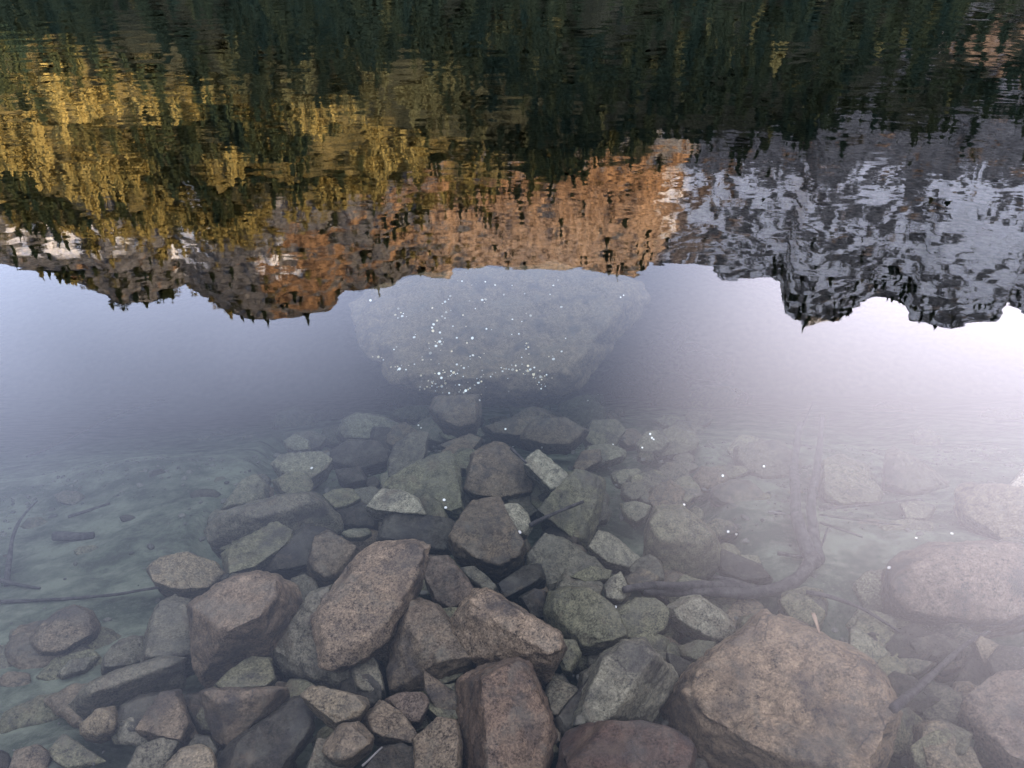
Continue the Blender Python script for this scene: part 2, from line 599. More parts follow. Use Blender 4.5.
def broad_template(seed):
    rg = np.random.default_rng(seed)
    V, Fc = [], []
    for k in range(70):
        u = rg.normal(0, 1, 3); u /= np.linalg.norm(u)
        c = u * rg.uniform(0.4, 1) ** 0.5 * np.array([0.30, 0.30, 0.42]) + np.array([0, 0, 0.55])
        s = rg.uniform(0.05, 0.10)
        b = len(V)
        q = rg.normal(0, 1, (4, 3)); q = q / np.linalg.norm(q, axis=1)[:, None] * s
        V += [tuple(c + x) for x in q]
        Fc += [(b, b + 1, b + 2), (b, b + 2, b + 3), (b, b + 3, b + 1), (b + 1, b + 3, b + 2)]
    return np.array(V), np.array(Fc)


temps = [conifer_template(s) for s in range(5)] + [broad_template(s) for s in range(40, 43)]
N = 22000
ta = rng.uniform(R(-52), R(52), N)
tq = rng.uniform(0, 1, N)
tcr = crest_r(ta)
tr_ = np.sqrt(SHORE ** 2 + tq * (tcr ** 2 - SHORE ** 2))
t_t = (tr_ - SHORE) / (tcr - SHORE)
fi = (ta - AZ[0]) / (AZ[1] - AZ[0])
i0 = np.clip(fi.astype(int), 0, len(AZ) - 2)
jT = np.interp(t_t, T, np.arange(len(T)))
j0 = np.clip(jT.astype(int), 0, len(T) - 2)
u, v = fi - i0, jT - j0


def bil(A):
    return (A[i0, j0] * (1 - u) + A[i0 + 1, j0] * u) * (1 - v) + (A[i0, j0 + 1] * (1 - u) + A[i0 + 1, j0 + 1] * u) * v


tx, ty, tz, tf, tsn = bil(X), bil(Y), bil(Z), bil(W_forest), bil(W_snow)
tsc = bil(W_scree)
tpx, tpy = bil(mpx), bil(mpy)
prob = np.clip(0.05 + tf * 1.05 - tsn * 0.25 - tsc * 0.1 * (tpy > 120), 0.10, 1)
prob = np.where((tpx > 670) & (tpy > 150) & (tf < 0.5), 0.012, prob)
prob = np.maximum(prob, 0.35 * (t_t > 0.9) * ((tpx < 400) | (tpx > 770)))
prob *= np.clip(0.55 + 1.6 * (fbm(tx / 45, ty / 45, 77, 3) - 0.42) * 2, 0.12, 1)
keep = rng.uniform(0, 1, N) < prob
idx = np.nonzero(keep)[0]
VV, FF, TT, nv = [], [], [], 0
clump = np.clip((fbm(tx / 44, ty / 44, 55, 3) - 0.42) * 8, 0, 1.2)
gold = np.clip((tpy - 25) / 60, 0, 1) * np.clip((560 - tpx) / 120, 0, 1)          # larch and dwarf pine; sunlit gold put into their colour, shaded trees darker
for i in idx:
    isb = rng.uniform() < 0.25 + 0.35 * gold[i]
    V, Fc = temps[rng.integers(5, 8) if isb else rng.integers(0, 5)]
    hgt = rng.uniform(9, 19) * (0.55 if isb else 1) * np.interp(t_t[i], [0, 0.5, 1], [1.1, 1.0, 0.75])
    wid = hgt * rng.uniform(0.85, 1.35) * (1.5 if isb else 1)
    a = rng.uniform(0, 6.28)
    ca, sa = math.cos(a), math.sin(a)
    q = np.stack([(V[:, 0] * ca - V[:, 1] * sa) * wid + tx[i], (V[:, 0] * sa + V[:, 1] * ca) * wid + ty[i], V[:, 2] * hgt + tz[i] - 0.4], -1)
    VV.append(q); FF.append(Fc + nv); nv += len(V)
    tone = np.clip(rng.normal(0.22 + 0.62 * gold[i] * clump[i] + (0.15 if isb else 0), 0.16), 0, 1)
    TT.append(np.clip(tone + rng.normal(0, 0.08, len(V)), 0, 1))
forest = mesh_np('forest', np.concatenate(VV), np.concatenate(FF), mat_foliage(), smooth=False)
attr(forest, 'tone', np.concatenate(TT))
tag(forest, 'dense conifer forest on the mountain slopes beyond the lake, partly lit gold by low sun', 'forest', kind='stuff')

# ------------------------------------------------------------------ lake bed and water
def bed_z(x, y):
    b = -0.10 + 0.35 * y
    b = np.where(b > 1.15, 1.15 + (b - 1.15) * 1.85, b)
    b = b + np.clip((-x - 0.8) * 0.10, 0, 0.5) * np.clip(y / 2, 0, 1)
    b = np.clip(b, -3, 11)
    b = b + (fbm(np.asarray(x) * 1.3 + 50, np.asarray(y) * 1.3 + 50, 31, 4) - 0.5) * 0.16
    b = b + (fbm(np.asarray(x) * 9 + 50, np.asarray(y) * 9 + 50, 35, 3) - 0.5) * 0.035
    return -b


def graded(lo, f0, f1, hi, step, n):
    fine = np.arange(f0, f1, step)
    a = f0 - np.geomspace(step, f0 - lo, n)[::-1]
    b = f1 + np.geomspace(step, hi - f1, n)
    return np.concatenate([a, fine, b])


bx = graded(-420, -4, 4, 420, 0.035, 26)
by = graded(-6, 0.2, 7.5, 300, 0.035, 26)
gx, gy = np.meshgrid(bx, by, indexing='ij')
gz = bed_z(gx, gy)
_qx, _qy = project(np.stack([gx, gy, gz], -1))      # the bed lies lower under the rock pile, which fills the hollow
PILE = [(195, 530), (270, 440), (340, 410), (420, 396), (590, 396), (680, 440), (720, 500), (735, 560), (800, 600), (900, 610), (1040, 640), (1060, 800), (100, 820), (90, 700), (190, 600)]
_in = inpoly(_qx, _qy, PILE) & (gy < 6) & (gy > 0.3)
_f = _in.astype(float)
for _ in range(4):
    _f[1:-1, 1:-1] = (_f[1:-1, 1:-1] * 2 + _f[:-2, 1:-1] + _f[2:, 1:-1] + _f[1:-1, :-2] + _f[1:-1, 2:]) / 6
gz = gz - 0.13 * _f
bed = mesh_np('lake_bed', np.stack([gx, gy, gz], -1).reshape(-1, 3), grid_faces(len(bx), len(by)), mat_bed())
tag(bed, kind='structure')

wv = [(-410, -5, 0), (410, -5, 0), (410, 310, 0), (-410, 310, 0), (-410, -5, -14), (410, -5, -14), (410, 310, -14), (-410, 310, -14)]
wf = [(0, 1, 2, 3), (7, 6, 5, 4), (0, 4, 5, 1), (1, 5, 6, 2), (2, 6, 7, 3), (3, 7, 4, 0)]
water = mesh_np('water', np.array(wv, float), np.array(wf), mat_water(), smooth=False)
tag(water, kind='structure')

# ------------------------------------------------------------------ rocks on the bed
TILE = {'T1': (180, 568, 3.838), 'T2': (420, 568, 3.838), 'T3': (180, 400, 3.838), 'T4': (420, 400, 3.838), 'T5': (0, 568, 3.838),
        'T6': (0, 400, 3.838), 'T7': (640, 568, 3.838), 'T8': (780, 568, 3.84), 'T9': (640, 400, 3.838), 'T10': (780, 400, 3.84),
        'T13': (340, 270, 3.938), 'T14': (560, 270, 3.938), 'P': (0, 0, 1)}


def pts(tile, L):
    x0, y0, s = TILE[tile]
    return [(x0 + a / s, y0 + b / s) for a, b in L]


def hit_plane(x, y, C, n):
    v = ray(x, y)
    o = Vector((0, 0, CAM_H))
    return o + v * ((C - o).dot(n) / v.dot(n))


def hit_bed(x, y, up=0.0):
    v = ray(x, y)
    lo, hi = 0.5, 40.0
    for _ in range(40):
        m = (lo + hi) / 2
        p = Vector((0, 0, CAM_H)) + v * m
        if p.z - up > float(bed_z(p.x, p.y)): lo = m
        else: hi = m
    return Vector((0, 0, CAM_H)) + v * lo


MAT_ROCK = mat_rock()
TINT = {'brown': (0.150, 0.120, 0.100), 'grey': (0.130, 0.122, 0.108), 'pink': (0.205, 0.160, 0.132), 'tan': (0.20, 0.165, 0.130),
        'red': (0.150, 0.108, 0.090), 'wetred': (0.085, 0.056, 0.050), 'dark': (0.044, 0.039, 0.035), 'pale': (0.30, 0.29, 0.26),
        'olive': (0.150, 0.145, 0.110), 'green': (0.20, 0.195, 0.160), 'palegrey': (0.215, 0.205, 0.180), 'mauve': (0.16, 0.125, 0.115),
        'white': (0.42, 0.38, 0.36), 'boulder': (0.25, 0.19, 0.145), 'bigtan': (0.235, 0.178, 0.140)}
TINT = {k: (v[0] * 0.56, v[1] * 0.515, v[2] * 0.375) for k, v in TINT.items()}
ROCKS = []


def build_rock(name, poly, level, tint, top=None, thick=0.42, smooth=1, rough=1.0, depth=None, lean=0.38, seed=0, chops=None, fine=27):
    rg = random.Random(seed * 131 + 17)
    poly0, top0, chops0 = poly, top, chops
    if chops is None: chops = 0 if top else (2 if smooth < 3 else 3)
    cx = sum(p[0] for p in poly) / len(poly); cyy = sum(p[1] for p in poly) / len(poly)
    poly = [(cx + (x - cx) * 1.08, cyy + (y - cyy) * 1.08) for x, y in poly]
    area = abs(sum(poly[i][0] * poly[(i + 1) % len(poly)][1] - poly[(i + 1) % len(poly)][0] * poly[i][1] for i in range(len(poly)))) / 2
    Pb = hit_bed(cx, cyy)
    dist = (Pb - Vector((0, 0, CAM_H))).length
    s = math.sqrt(area) * dist / F
    if depth is None:
        C = hit_bed(cx, cyy, 0.10 * s + 0.075 * level)
    else:
        v = ray(cx, cyy)
        C = Vector((0, 0, CAM_H)) + v * ((CAM_H + depth) / -v.z)
    s *= (C - Vector((0, 0, CAM_H))).length / dist
    n = (-ray(cx, cyy) * lean + Vector((0, 0, 1)) * (1 - lean)).normalized()
    n = (n + Vector((rg.uniform(-.1, .1), rg.uniform(-.05, .05), 0))).normalized()
    h = thick * s
    out = [hit_plane(x, y, C, n) for x, y in poly]
    explicit = top is not None
    if top is None:
        hpx = max(p[1] for p in poly) - min(p[1] for p in poly)
        k = rg.uniform(0.80, 0.92)
        sx, sy = rg.uniform(-0.06, 0.06) * hpx, -rg.uniform(0.02, 0.10) * hpx
        top = [(cx + sx + (x - cx) * k * rg.uniform(0.9, 1.1), cyy + sy + (y - cyy) * k * rg.uniform(0.9, 1.1)) for x, y in poly]
    ta_ = rg.uniform(0, 6.283)
    gxx, gyy = math.cos(ta_), math.sin(ta_)
    ext = max(math.hypot(x - cx, y - cyy) for x, y in poly)
    gs = 0.25 if smooth > 2 else (0.35 if explicit else 0.75)          # the top face is tilted, so that the block is a wedge
    tp = [hit_plane(x, y, C + n * h * (rg.uniform(0.85, 1.05) + gs * ((x - cx) * gxx + (y - cyy) * gyy) / ext), n) for x, y in top]
    over = max(p.z for p in tp) + 0.035
    if over > 0:                                             # keep it under water: rebuild it deeper along the same sight line
        return build_rock(name, poly0, level, tint, top0, thick, smooth, rough, -C.z + over + 0.01, lean, seed, chops0, fine)
    bk = [C + (p - C) * 0.86 - n * h * 1.3 for p in out]
    def hull(cos):
        b = bmesh.new()
        for p in cos: b.verts.new(p)
        bmesh.ops.convex_hull(b, input=b.verts)
        bmesh.ops.delete(b, geom=[v for v in b.verts if not v.link_faces], context='VERTS')
        return b
    bm = hull([p - C for p in out + tp + bk])
    vdir = -ray(cx, cyy)
    for _ in range(chops):                                   # cleavage planes broken off the block
        nc = (n * rg.uniform(0.8, 1.5) + Vector((rg.uniform(-1, 1), rg.uniform(-1, 1), rg.uniform(-.3, .3)))).normalized()
        sup = max(v.co.dot(nc) for v in bm.verts)
        bmesh.ops.bisect_plane(bm, geom=bm.verts[:] + bm.edges[:] + bm.faces[:], plane_co=nc * sup * rg.uniform(0.80, 0.95), plane_no=nc, clear_outer=True)
        cos = [v.co.copy() for v in bm.verts]
        bm.free()
        bm = hull(cos)
    target = max(0.007, s / (fine * 1.25))
    for _ in range(6):
        ed = [e for e in bm.edges if e.calc_length() > target * 1.6]
        if not ed: break
        bmesh.ops.subdivide_edges(bm, edges=ed, cuts=1, use_grid_fill=False)
        bmesh.ops.triangulate(bm, faces=[f for f in bm.faces if len(f.verts) > 3])
    for _ in range(max(1, smooth)):
        bmesh.ops.smooth_vert(bm, verts=bm.verts, factor=0.38, use_axis_x=True, use_axis_y=True, use_axis_z=True)
    bm.normal_update()
    so = Vector((seed * 3.7, seed * 1.3, seed * 7.1))
    for v in bm.verts:
        q = v.co / s
        d = noise.fractal(q * 1.7 + so, 1.0, 2.0, 3) * 0.024 + noise.fractal(q * 7 + so, 0.8, 2.1, 4) * 0.022
        rd = noise.noise(q * 3.1 - so)
        d -= max(0, 0.12 - abs(rd)) * 0.16                       # cracks and ledges
        v.co += v.normal * d * s * rough
    me = bpy.data.meshes.new(name)
    bm.to_mesh(me); bm.free()
    for p in me.polygons: p.use_smooth = True
    me.materials.append(MAT_ROCK)
    o = bpy.data.objects.new(name, me)
    o.location = C
    t = TINT[tint]
    j = rg.uniform(0.9, 1.1)
    o.color = (t[0] * j, t[1] * j, t[2] * j, 1)
    COL.objects.link(o)
    ROCKS.append(o)
    return o


# (label, category word, tile, outline, level above the bed, tint, options)
ROCK_LIST = [
 ('huge pale boulder lying deep in open water, scattered with coins', 'boulder', 'P',
  [(357, 305), (375, 292), (400, 284), (440, 276), (475, 271), (520, 269), (560, 270), (600, 274), (632, 285), (640, 300), (626, 320), (602, 338), (586, 356), (575, 384), (560, 391), (530, 384), (490, 392), (455, 394), (420, 388), (398, 378), (378, 358), (362, 330)],
  0, 'boulder', dict(depth=1.22, thick=0.13, smooth=2, lean=0.34, rough=1.1, fine=70, top=[(370, 306), (410, 288), (475, 275), (560, 273), (615, 283), (622, 305), (590, 335), (570, 372), (530, 372), (455, 380), (415, 372), (385, 345)])),
 ('pink topped faceted granite block with a pointed lower left corner', 'rock', 'T1',
  [(50, 150), (195, 40), (290, 18), (360, 30), (440, 80), (465, 130), (455, 200), (350, 340), (290, 345), (90, 405), (62, 380), (55, 250)], 2.2, 'pink',
  dict(top=[(50, 150), (195, 42), (290, 22), (370, 45), (375, 110), (300, 190), (190, 240), (150, 230), (110, 165)], smooth=1, thick=0.75)),
 ('long tan slab with a dark stain along its middle, tilted over the pile', 'rock', 'P',
  [(314, 616), (335, 592), (362, 554), (378, 544), (414, 541), (428, 546), (429, 552), (420, 580), (399, 615), (388, 637), (370, 654), (336, 666), (322, 664), (321, 648)], 3.2, 'pink',
  dict(top=[(317, 614), (338, 594), (364, 557), (380, 547), (412, 544), (425, 549), (416, 578), (394, 612), (372, 636), (325, 650)], thick=0.16, smooth=2)),
 ('grey slab wedged beneath the long tan slab', 'rock', 'T1',
  [(350, 345), (400, 260), (480, 150), (500, 110), (590, 75), (640, 200), (660, 340), (670, 460), (600, 465), (520, 440), (400, 390)], 1.2, 'grey', dict()),
 ('small grey stone poking out under the lower end of the long tan slab', 'rock', 'T1',
  [(650, 385), (740, 340), (775, 420), (785, 480), (740, 490), (680, 475)], 1, 'grey', dict()),
 ('grey block with a rose right face and a white line along its foot', 'rock', 'P',
  [(409, 599), (421, 600), (436, 605), (452, 622), (470, 655), (474, 666), (460, 666), (441, 674), (424, 686), (392, 688), (389, 670), (391, 640), (395, 622)], 1.4, 'brown',
  dict(top=[(411, 602), (436, 607), (455, 630), (470, 657), (440, 662), (417, 640), (405, 620)], smooth=1, thick=0.5)),
 ('narrow brown shard pointing at the red brown block', 'rock', 'P', [(424, 671), (436, 680), (459, 696), (460, 714), (449, 719), (436, 711), (425, 690)], 1.2, 'brown', dict()),
 ('small tan wedge with its point to the left, beside the dark slab', 'rock', 'T1',
  [(470, 490), (510, 455), (640, 485), (710, 500), (720, 530), (690, 580), (600, 605), (560, 580), (490, 510)], 2, 'tan', dict()),
 ('rounded brown stone just below the small tan wedge', 'rock', 'T1', [(565, 660), (620, 600), (690, 590), (740, 650), (730, 680), (640, 745), (590, 750), (545, 700)], 1.8, 'brown', dict(smooth=3)),
 ('knobbly brown stone right of the rounded stone below the tan wedge', 'rock', 'T1', [(700, 580), (770, 512), (850, 560), (870, 600), (920, 650), (900, 680), (780, 670), (720, 640)], 1.3, 'brown', dict()),
 ('rosy brown lump under the foot with the white line', 'rock', 'T1', [(790, 505), (850, 480), (930, 480), (950, 510), (920, 590), (875, 600), (830, 550)], 1.3, 'mauve', dict()),
 ('dull brown block at the lower edge, left of the red brown block', 'rock', 'P', [(415, 740), (437, 722), (456, 724), (461, 745), (459, 785), (415, 785)], 0.9, 'brown', dict()),
 ('dark grey stone at the lower edge with a white streak on its left side', 'rock', 'P', [(362, 770), (380, 748), (401, 745), (417, 748), (420, 785), (362, 785)], 0.7, 'dark', dict()),
 ('grey sliver at the lower edge beside the dark stone with a white streak', 'rock', 'P', [(305, 775), (318, 740), (336, 740), (352, 763), (355, 785), (305, 785)], 0.8, 'grey', dict()),
 ('broad dark slab leaning at the lower left of the pile', 'rock', 'P', [(222, 750), (266, 719), (292, 698), (305, 696), (311, 714), (310, 735), (292, 756), (276, 780), (216, 780)], 0.7, 'dark', dict(thick=0.18)),
 ('brown rock with a thin pale ledge along its top edge', 'rock', 'T1', [(80, 480), (130, 465), (400, 460), (405, 475), (280, 570), (240, 640), (190, 685), (130, 650), (100, 560)], 1.2, 'brown',
  dict(top=[(90, 478), (130, 468), (390, 464), (300, 490), (150, 520)], smooth=1, thick=0.6)),
 ('grey stone under the lower edge of the pink topped block', 'rock', 'T1', [(135, 455), (180, 400), (270, 345), (345, 350), (365, 430), (335, 465), (150, 470)], 0.9, 'olive', dict()),
 ('light tan rounded stone cut by the lower edge, left part', 'rock', 'P', [(164, 768), (182, 748), (203, 745), (214, 755), (217, 785), (163, 785)], 1.2, 'tan', dict(smooth=3)),
 ('upright speckled grey rock close left of the pink topped block', 'rock', 'T5', [(555, 350), (565, 230), (600, 150), (670, 108), (730, 130), (740, 190), (755, 360), (640, 385), (540, 380)], 1.2, 'grey', dict()),
 ('long low grey slab sloping down to the left over silt', 'rock', 'T5', [(270, 520), (330, 450), (430, 400), (520, 375), (640, 340), (700, 350), (690, 400), (500, 490), (370, 545), (300, 545)], 1.0, 'grey',
  dict(top=[(330, 455), (430, 402), (520, 377), (640, 345), (690, 355), (640, 380), (450, 440), (350, 480)], smooth=1, thick=0.5)),
 ('smooth brown rounded rock alone on the silt', 'rock', 'T5', [(115, 265), (170, 220), (230, 165), (290, 145), (350, 165), (378, 220), (365, 265), (250, 335), (160, 345), (130, 310)], 0.3, 'brown', dict(smooth=5, rough=0.5)),
 ('little tan pointed stone below the long low grey slab', 'rock', 'T5', [(305, 600), (380, 545), (440, 530), (455, 590), (440, 630), (370, 655), (310, 640)], 0.6, 'tan', dict()),
 ('triangular stone with a rosy patch, lower left of the pile', 'rock', 'T5', [(530, 630), (600, 560), (620, 480), (690, 470), (710, 540), (735, 600), (700, 660), (600, 645)], 0.9, 'brown', dict()),
 ('dark flat stone between the long low grey slab and the rosy triangle', 'rock', 'T5', [(440, 600), (460, 530), (540, 490), (620, 480), (600, 560), (530, 630), (490, 640)], 0.2, 'dark', dict()),
 ('dark stone between the rosy triangle and the rock with a pale ledge', 'rock', 'T5', [(700, 490), (770, 480), (860, 530), (830, 640), (760, 640), (730, 590)], 0.4, 'dark', dict()),
 ('flat grey stone left of the light tan stone at the lower edge', 'rock', 'T5', [(480, 780), (530, 690), (620, 655), (700, 665), (680, 690), (630, 780)], 0.3, 'grey', dict()),
 ('small pale stone half buried in silt at the tip of the long low slab', 'rock', 'T5', [(220, 410), (270, 355), (380, 340), (330, 400), (240, 425)], 0.1, 'palegrey', dict()),
 ('rough grey ledge behind the long low slab', 'rock', 'T5', [(400, 345), (480, 265), (560, 265), (560, 360), (500, 385), (390, 400)], 0.4, 'grey', dict()),
 ('dark stone in the lower left corner', 'rock', 'P', [(-10, 750), (8, 754), (11, 785), (-12, 785)], 0.2, 'dark', dict()),
 ('low brown stone at the lower edge near the left corner', 'rock', 'T5', [(40, 780), (60, 700), (150, 680), (200, 720), (180, 790)], 0.1, 'brown', dict()),
 ('flat silt dusted stone right of the low brown corner stone', 'rock', 'T5', [(190, 700), (250, 640), (330, 690), (400, 740), (260, 775), (210, 740)], 0.1, 'olive', dict(thick=0.15)),
 ('broad flat stone under silt at the left edge', 'rock', 'T5', [(-20, 640), (10, 560), (130, 500), (250, 480), (280, 560), (150, 610)], 0.0, 'olive', dict(thick=0.12, smooth=4)),
 ('tan topped rock at the left end of the pile, by the thin stick', 'rock', 'T6', [(570, 650), (620, 610), (720, 588), (830, 630), (865, 670), (800, 730), (690, 745), (600, 705)], 1.0, 'tan', dict()),
 ('dark ridge rock with a pale crest at the upper left of the pile', 'rock', 'T3', [(105, 500), (160, 430), (290, 400), (400, 365), (490, 358), (545, 380), (610, 450), (615, 500), (540, 530), (450, 490), (330, 490), (250, 520), (130, 545)], 1.0, 'grey',
  dict(top=[(170, 430), (290, 403), (400, 368), (490, 361), (530, 385), (420, 420), (300, 450)], smooth=1, thick=0.5)),
 ('olive stone leaning below the pale crested ridge rock', 'rock', 'T3', [(165, 590), (270, 520), (370, 475), (430, 510), (420, 560), (300, 640), (280, 665), (185, 690)], 1.2, 'olive', dict()),
 ('shadowed dark block in the hollow behind the pink topped block', 'rock', 'T3', [(380, 570), (470, 480), (580, 500), (600, 540), (550, 600), (490, 640), (400, 660), (320, 655)], 0.6, 'dark', dict()),  # dark tint carries the shadow of the hollow
 ('brown pyramid shaped stone beside the upper end of the long tan slab', 'rock', 'T3', [(490, 630), (520, 540), (570, 508), (690, 580), (670, 620), (620, 680), (560, 700), (500, 670)], 1.3, 'brown', dict(smooth=1)),
 ('whitish half moon stone lying above the long tan slab', 'rock', 'T3', [(718, 415), (775, 342), (850, 350), (910, 380), (940, 440), (870, 442), (760, 432)], 2.4, 'pale', dict(smooth=2)),
 ('small oval greenish stone below the whitish half moon stone', 'rock', 'T3', [(620, 510), (650, 495), (720, 493), (735, 510), (700, 530), (640, 530)], 1.0, 'green', dict(smooth=4)),
 ('olive stone just left of the whitish half moon stone', 'rock', 'T3', [(550, 370), (590, 345), (660, 342), (690, 380), (650, 410), (590, 415)], 1.1, 'olive', dict()),
 ('pale green stone with one coin on it, upper left of the pile', 'rock', 'T3', [(355, 245), (390, 215), (470, 210), (540, 205), (580, 235), (560, 270), (500, 310), (410, 300)], 0.9, 'green', dict()),
 ('little pale green stone farthest left beyond the stone with one coin', 'rock', 'T3', [(395, 155), (440, 130), (500, 160), (505, 195), (440, 205), (410, 185)], 0.4, 'green', dict()),
 ('dark flat topped rock right of the stone with one coin', 'rock', 'T3', [(580, 190), (640, 155), (760, 160), (800, 200), (790, 230), (700, 260), (590, 240)], 0.8, 'dark', dict()),
 ('pale mottled rock behind the dark flat topped rock', 'rock', 'T3', [(600, 130), (630, 75), (680, 50), (760, 60), (830, 90), (870, 120), (800, 150), (700, 150), (620, 150)], 0.6, 'green', dict()),
 ('grey block with pale rim, between the mottled rock and the coin slab', 'rock', 'T3', [(800, 240), (830, 170), (900, 130), (950, 130), (945, 210), (920, 280), (860, 300), (805, 300)], 1.0, 'grey', dict()),
 ('grey slab with two coins near its lower tip', 'rock', 'P', [(383, 486), (397, 476), (420, 470), (433, 456), (449, 453), (458, 465), (460, 486), (464, 512), (453, 516), (420, 500), (395, 492)], 1.4, 'olive', dict(thick=0.2)),
 ('dark slab under the whitish half moon stone', 'rock', 'P', [(378, 540), (388, 516), (420, 515), (451, 520), (458, 526), (449, 553), (430, 548), (405, 545)], 1.2, 'dark', dict(thick=0.18)),
 ('pale green low stone at the far left foot of the ridge rock', 'rock', 'T3', [(160, 420), (240, 310), (290, 290), (340, 330), (330, 385), (240, 415)], 0.3, 'green', dict()),
 ('dark stone under the olive stone beside the half moon stone', 'rock', 'T3', [(600, 430), (700, 395), (760, 430), (750, 500), (660, 490), (620, 470)], 0.6, 'dark', dict()),
 ('dark stone in the gap between pink topped block and long tan slab', 'rock', 'T3', [(430, 690), (480, 670), (520, 700), (545, 760), (500, 800), (440, 760)], 0.9, 'grey', dict()),
 ('small dark stone below the dark flat topped rock', 'rock', 'T3', [(600, 270), (690, 260), (720, 310), (640, 325), (610, 305)], 0.6, 'dark', dict()),
 ('big rounded brown grey rock left of the elongated pale stone', 'rock', 'T4', [(175, 340), (200, 210), (240, 180), (300, 160), (350, 185), (410, 250), (440, 330), (430, 370), (300, 380), (200, 360)], 1.4, 'brown', dict(smooth=3)),
 ('elongated pale stone slanting down to the right', 'rock', 'T4', [(405, 245), (430, 210), (460, 205), (570, 290), (590, 330), (560, 360), (510, 362), (460, 310)], 2.3, 'pale', dict(smooth=2)),
 ('small pale tooth shaped stone with one coin at its foot', 'rock', 'T4', [(315, 405), (370, 392), (415, 440), (428, 490), (410, 515), (360, 505), (325, 460)], 2.9, 'pale', dict(smooth=2)),
 ('rounded brown rock carrying the tooth shaped stone on its shoulder', 'rock', 'T4', [(115, 550), (170, 440), (200, 400), (310, 395), (340, 460), (380, 520), (400, 580), (390, 620), (310, 660), (220, 640), (140, 590)], 1.8, 'brown', dict(smooth=3)),
 ('mottled tan grey rock with a dark stick lying across it', 'rock', 'T4', [(460, 440), (560, 370), (600, 280), (640, 290), (710, 310), (690, 430), (640, 560), (590, 550), (500, 480)], 1.2, 'olive', dict()),
 ('dim brown stone behind the mottled rock with the stick', 'rock', 'T4', [(585, 260), (620, 200), (690, 195), (695, 235), (610, 285)], 0.8, 'brown', dict()),
 ('grey sloping slab right of the rounded brown rock', 'rock', 'T4', [(400, 610), (480, 520), (560, 540), (690, 620), (700, 645), (580, 700), (500, 740), (440, 690)], 0.9, 'grey', dict(thick=0.2)),
 ('dark triangular stone behind the pink slab', 'rock', 'T4', [(300, 710), (400, 640), (460, 630), (480, 690), (400, 730), (320, 760)], 1.3, 'dark', dict()),
 ('curved flat shard between the rounded brown rock and the pink slab', 'rock', 'T4', [(150, 650), (210, 645), (260, 680), (300, 730), (270, 750), (200, 695)], 1.4, 'grey', dict(thick=0.2)),
 ('pale angular stone below the mottled rock with the stick', 'rock', 'T4', [(650, 570), (690, 505), (740, 520), (820, 590), (860, 620), (820, 650), (720, 635)], 1.2, 'palegrey', dict(smooth=1)),
 ('thin light ledge stone left of the small cross shaped stone', 'rock', 'T4', [(580, 680), (650, 640), (735, 655), (725, 690), (640, 700)], 1.2, 'olive', dict()),
 ('small lumpy grey stone between two ledge stones', 'rock', 'T2', [(705, 70), (730, 40), (770, 15), (785, 60), (808, 100), (775, 128), (715, 115)], 1.7, 'palegrey', dict()),
 ('tan ledge stone at the end of the dark root', 'rock', 'T4', [(780, 690), (850, 648), (920, 680), (905, 705), (790, 720)], 1.2, 'tan', dict()),
 ('large grey block with a tan crest above the dark root', 'rock', 'P', [(648, 525), (656, 509), (682, 507), (713, 533), (717, 546), (717, 567), (692, 582), (661, 580), (645, 567)], 0.9, 'olive',
  dict(top=[(650, 524), (658, 511), (682, 509), (712, 534), (706, 545), (680, 535), (660, 540)], smooth=1, thick=0.6)),
 ('dim greenish stone above the large grey block', 'rock', 'T4', [(770, 400), (830, 395), (885, 410), (870, 450), (830, 480), (780, 440)], 0.5, 'green', dict()),
 ('dim stone left of the big rounded brown grey rock', 'rock', 'T4', [(80, 175), (190, 130), (240, 150), (205, 200), (150, 215)], 0.8, 'brown', dict()),
 ('dim long stone behind the big rounded brown grey rock', 'rock', 'T4', [(240, 105), (340, 75), (460, 65), (470, 110), (400, 145), (280, 130)], 0.6, 'brown', dict()),
 ('round brown rock at the near foot of the huge pale boulder', 'rock', 'P', [(430, 410), (436, 397), (478, 396), (481, 413), (476, 425), (459, 429), (441, 424)], 1.8, 'brown', dict(smooth=4, depth=1.02)),
 ('grey rock against the near side of the huge pale boulder', 'rock', 'T13', [(560, 540), (600, 470), (660, 425), (720, 430), (740, 500), (700, 545), (620, 555)], 1.2, 'olive', dict()),
 ('pink slab sloping down to the right in the middle of the pile', 'rock', 'T2',
  [(190, 130), (215, 90), (260, 85), (330, 130), (470, 210), (530, 250), (550, 300), (530, 340), (490, 410), (440, 400), (370, 345), (210, 335), (140, 260), (125, 200)], 2.2, 'pink',
  dict(top=[(190, 130), (215, 92), (258, 88), (330, 133), (470, 213), (530, 252), (540, 310), (500, 330), (390, 270), (280, 200), (200, 180)], smooth=1, thick=0.55)),
 ('rosy brown rock between the long tan slab and the pink slab', 'rock', 'P', [(432, 592), (424, 575), (428, 560), (448, 557), (462, 575), (476, 592), (470, 602), (452, 612), (436, 604)], 1.3, 'mauve', dict()),
 ('red brown upright block at the bottom middle', 'rock', 'T2', [(150, 620), (150, 440), (230, 390), (370, 350), (420, 370), (450, 480), (500, 580), (520, 660), (480, 810), (200, 820), (170, 700)], 2.4, 'red',
  dict(top=[(240, 430), (380, 358), (420, 375), (445, 480), (495, 585), (505, 660), (460, 800), (265, 800), (235, 600)], smooth=1, thick=0.6)),
 ('olive speckled rock with a smooth back right of the pink slab', 'rock', 'T2', [(480, 170), (500, 100), (560, 80), (640, 85), (740, 150), (790, 250), (780, 270), (650, 320), (610, 310), (530, 240)], 1.2, 'olive', dict()),
 ('dark olive rounded stone touching the olive speckled rock', 'rock', 'T2', [(740, 170), (830, 115), (900, 120), (955, 170), (945, 230), (880, 270), (790, 270), (770, 230)], 1.1, 'olive', dict(smooth=3)),
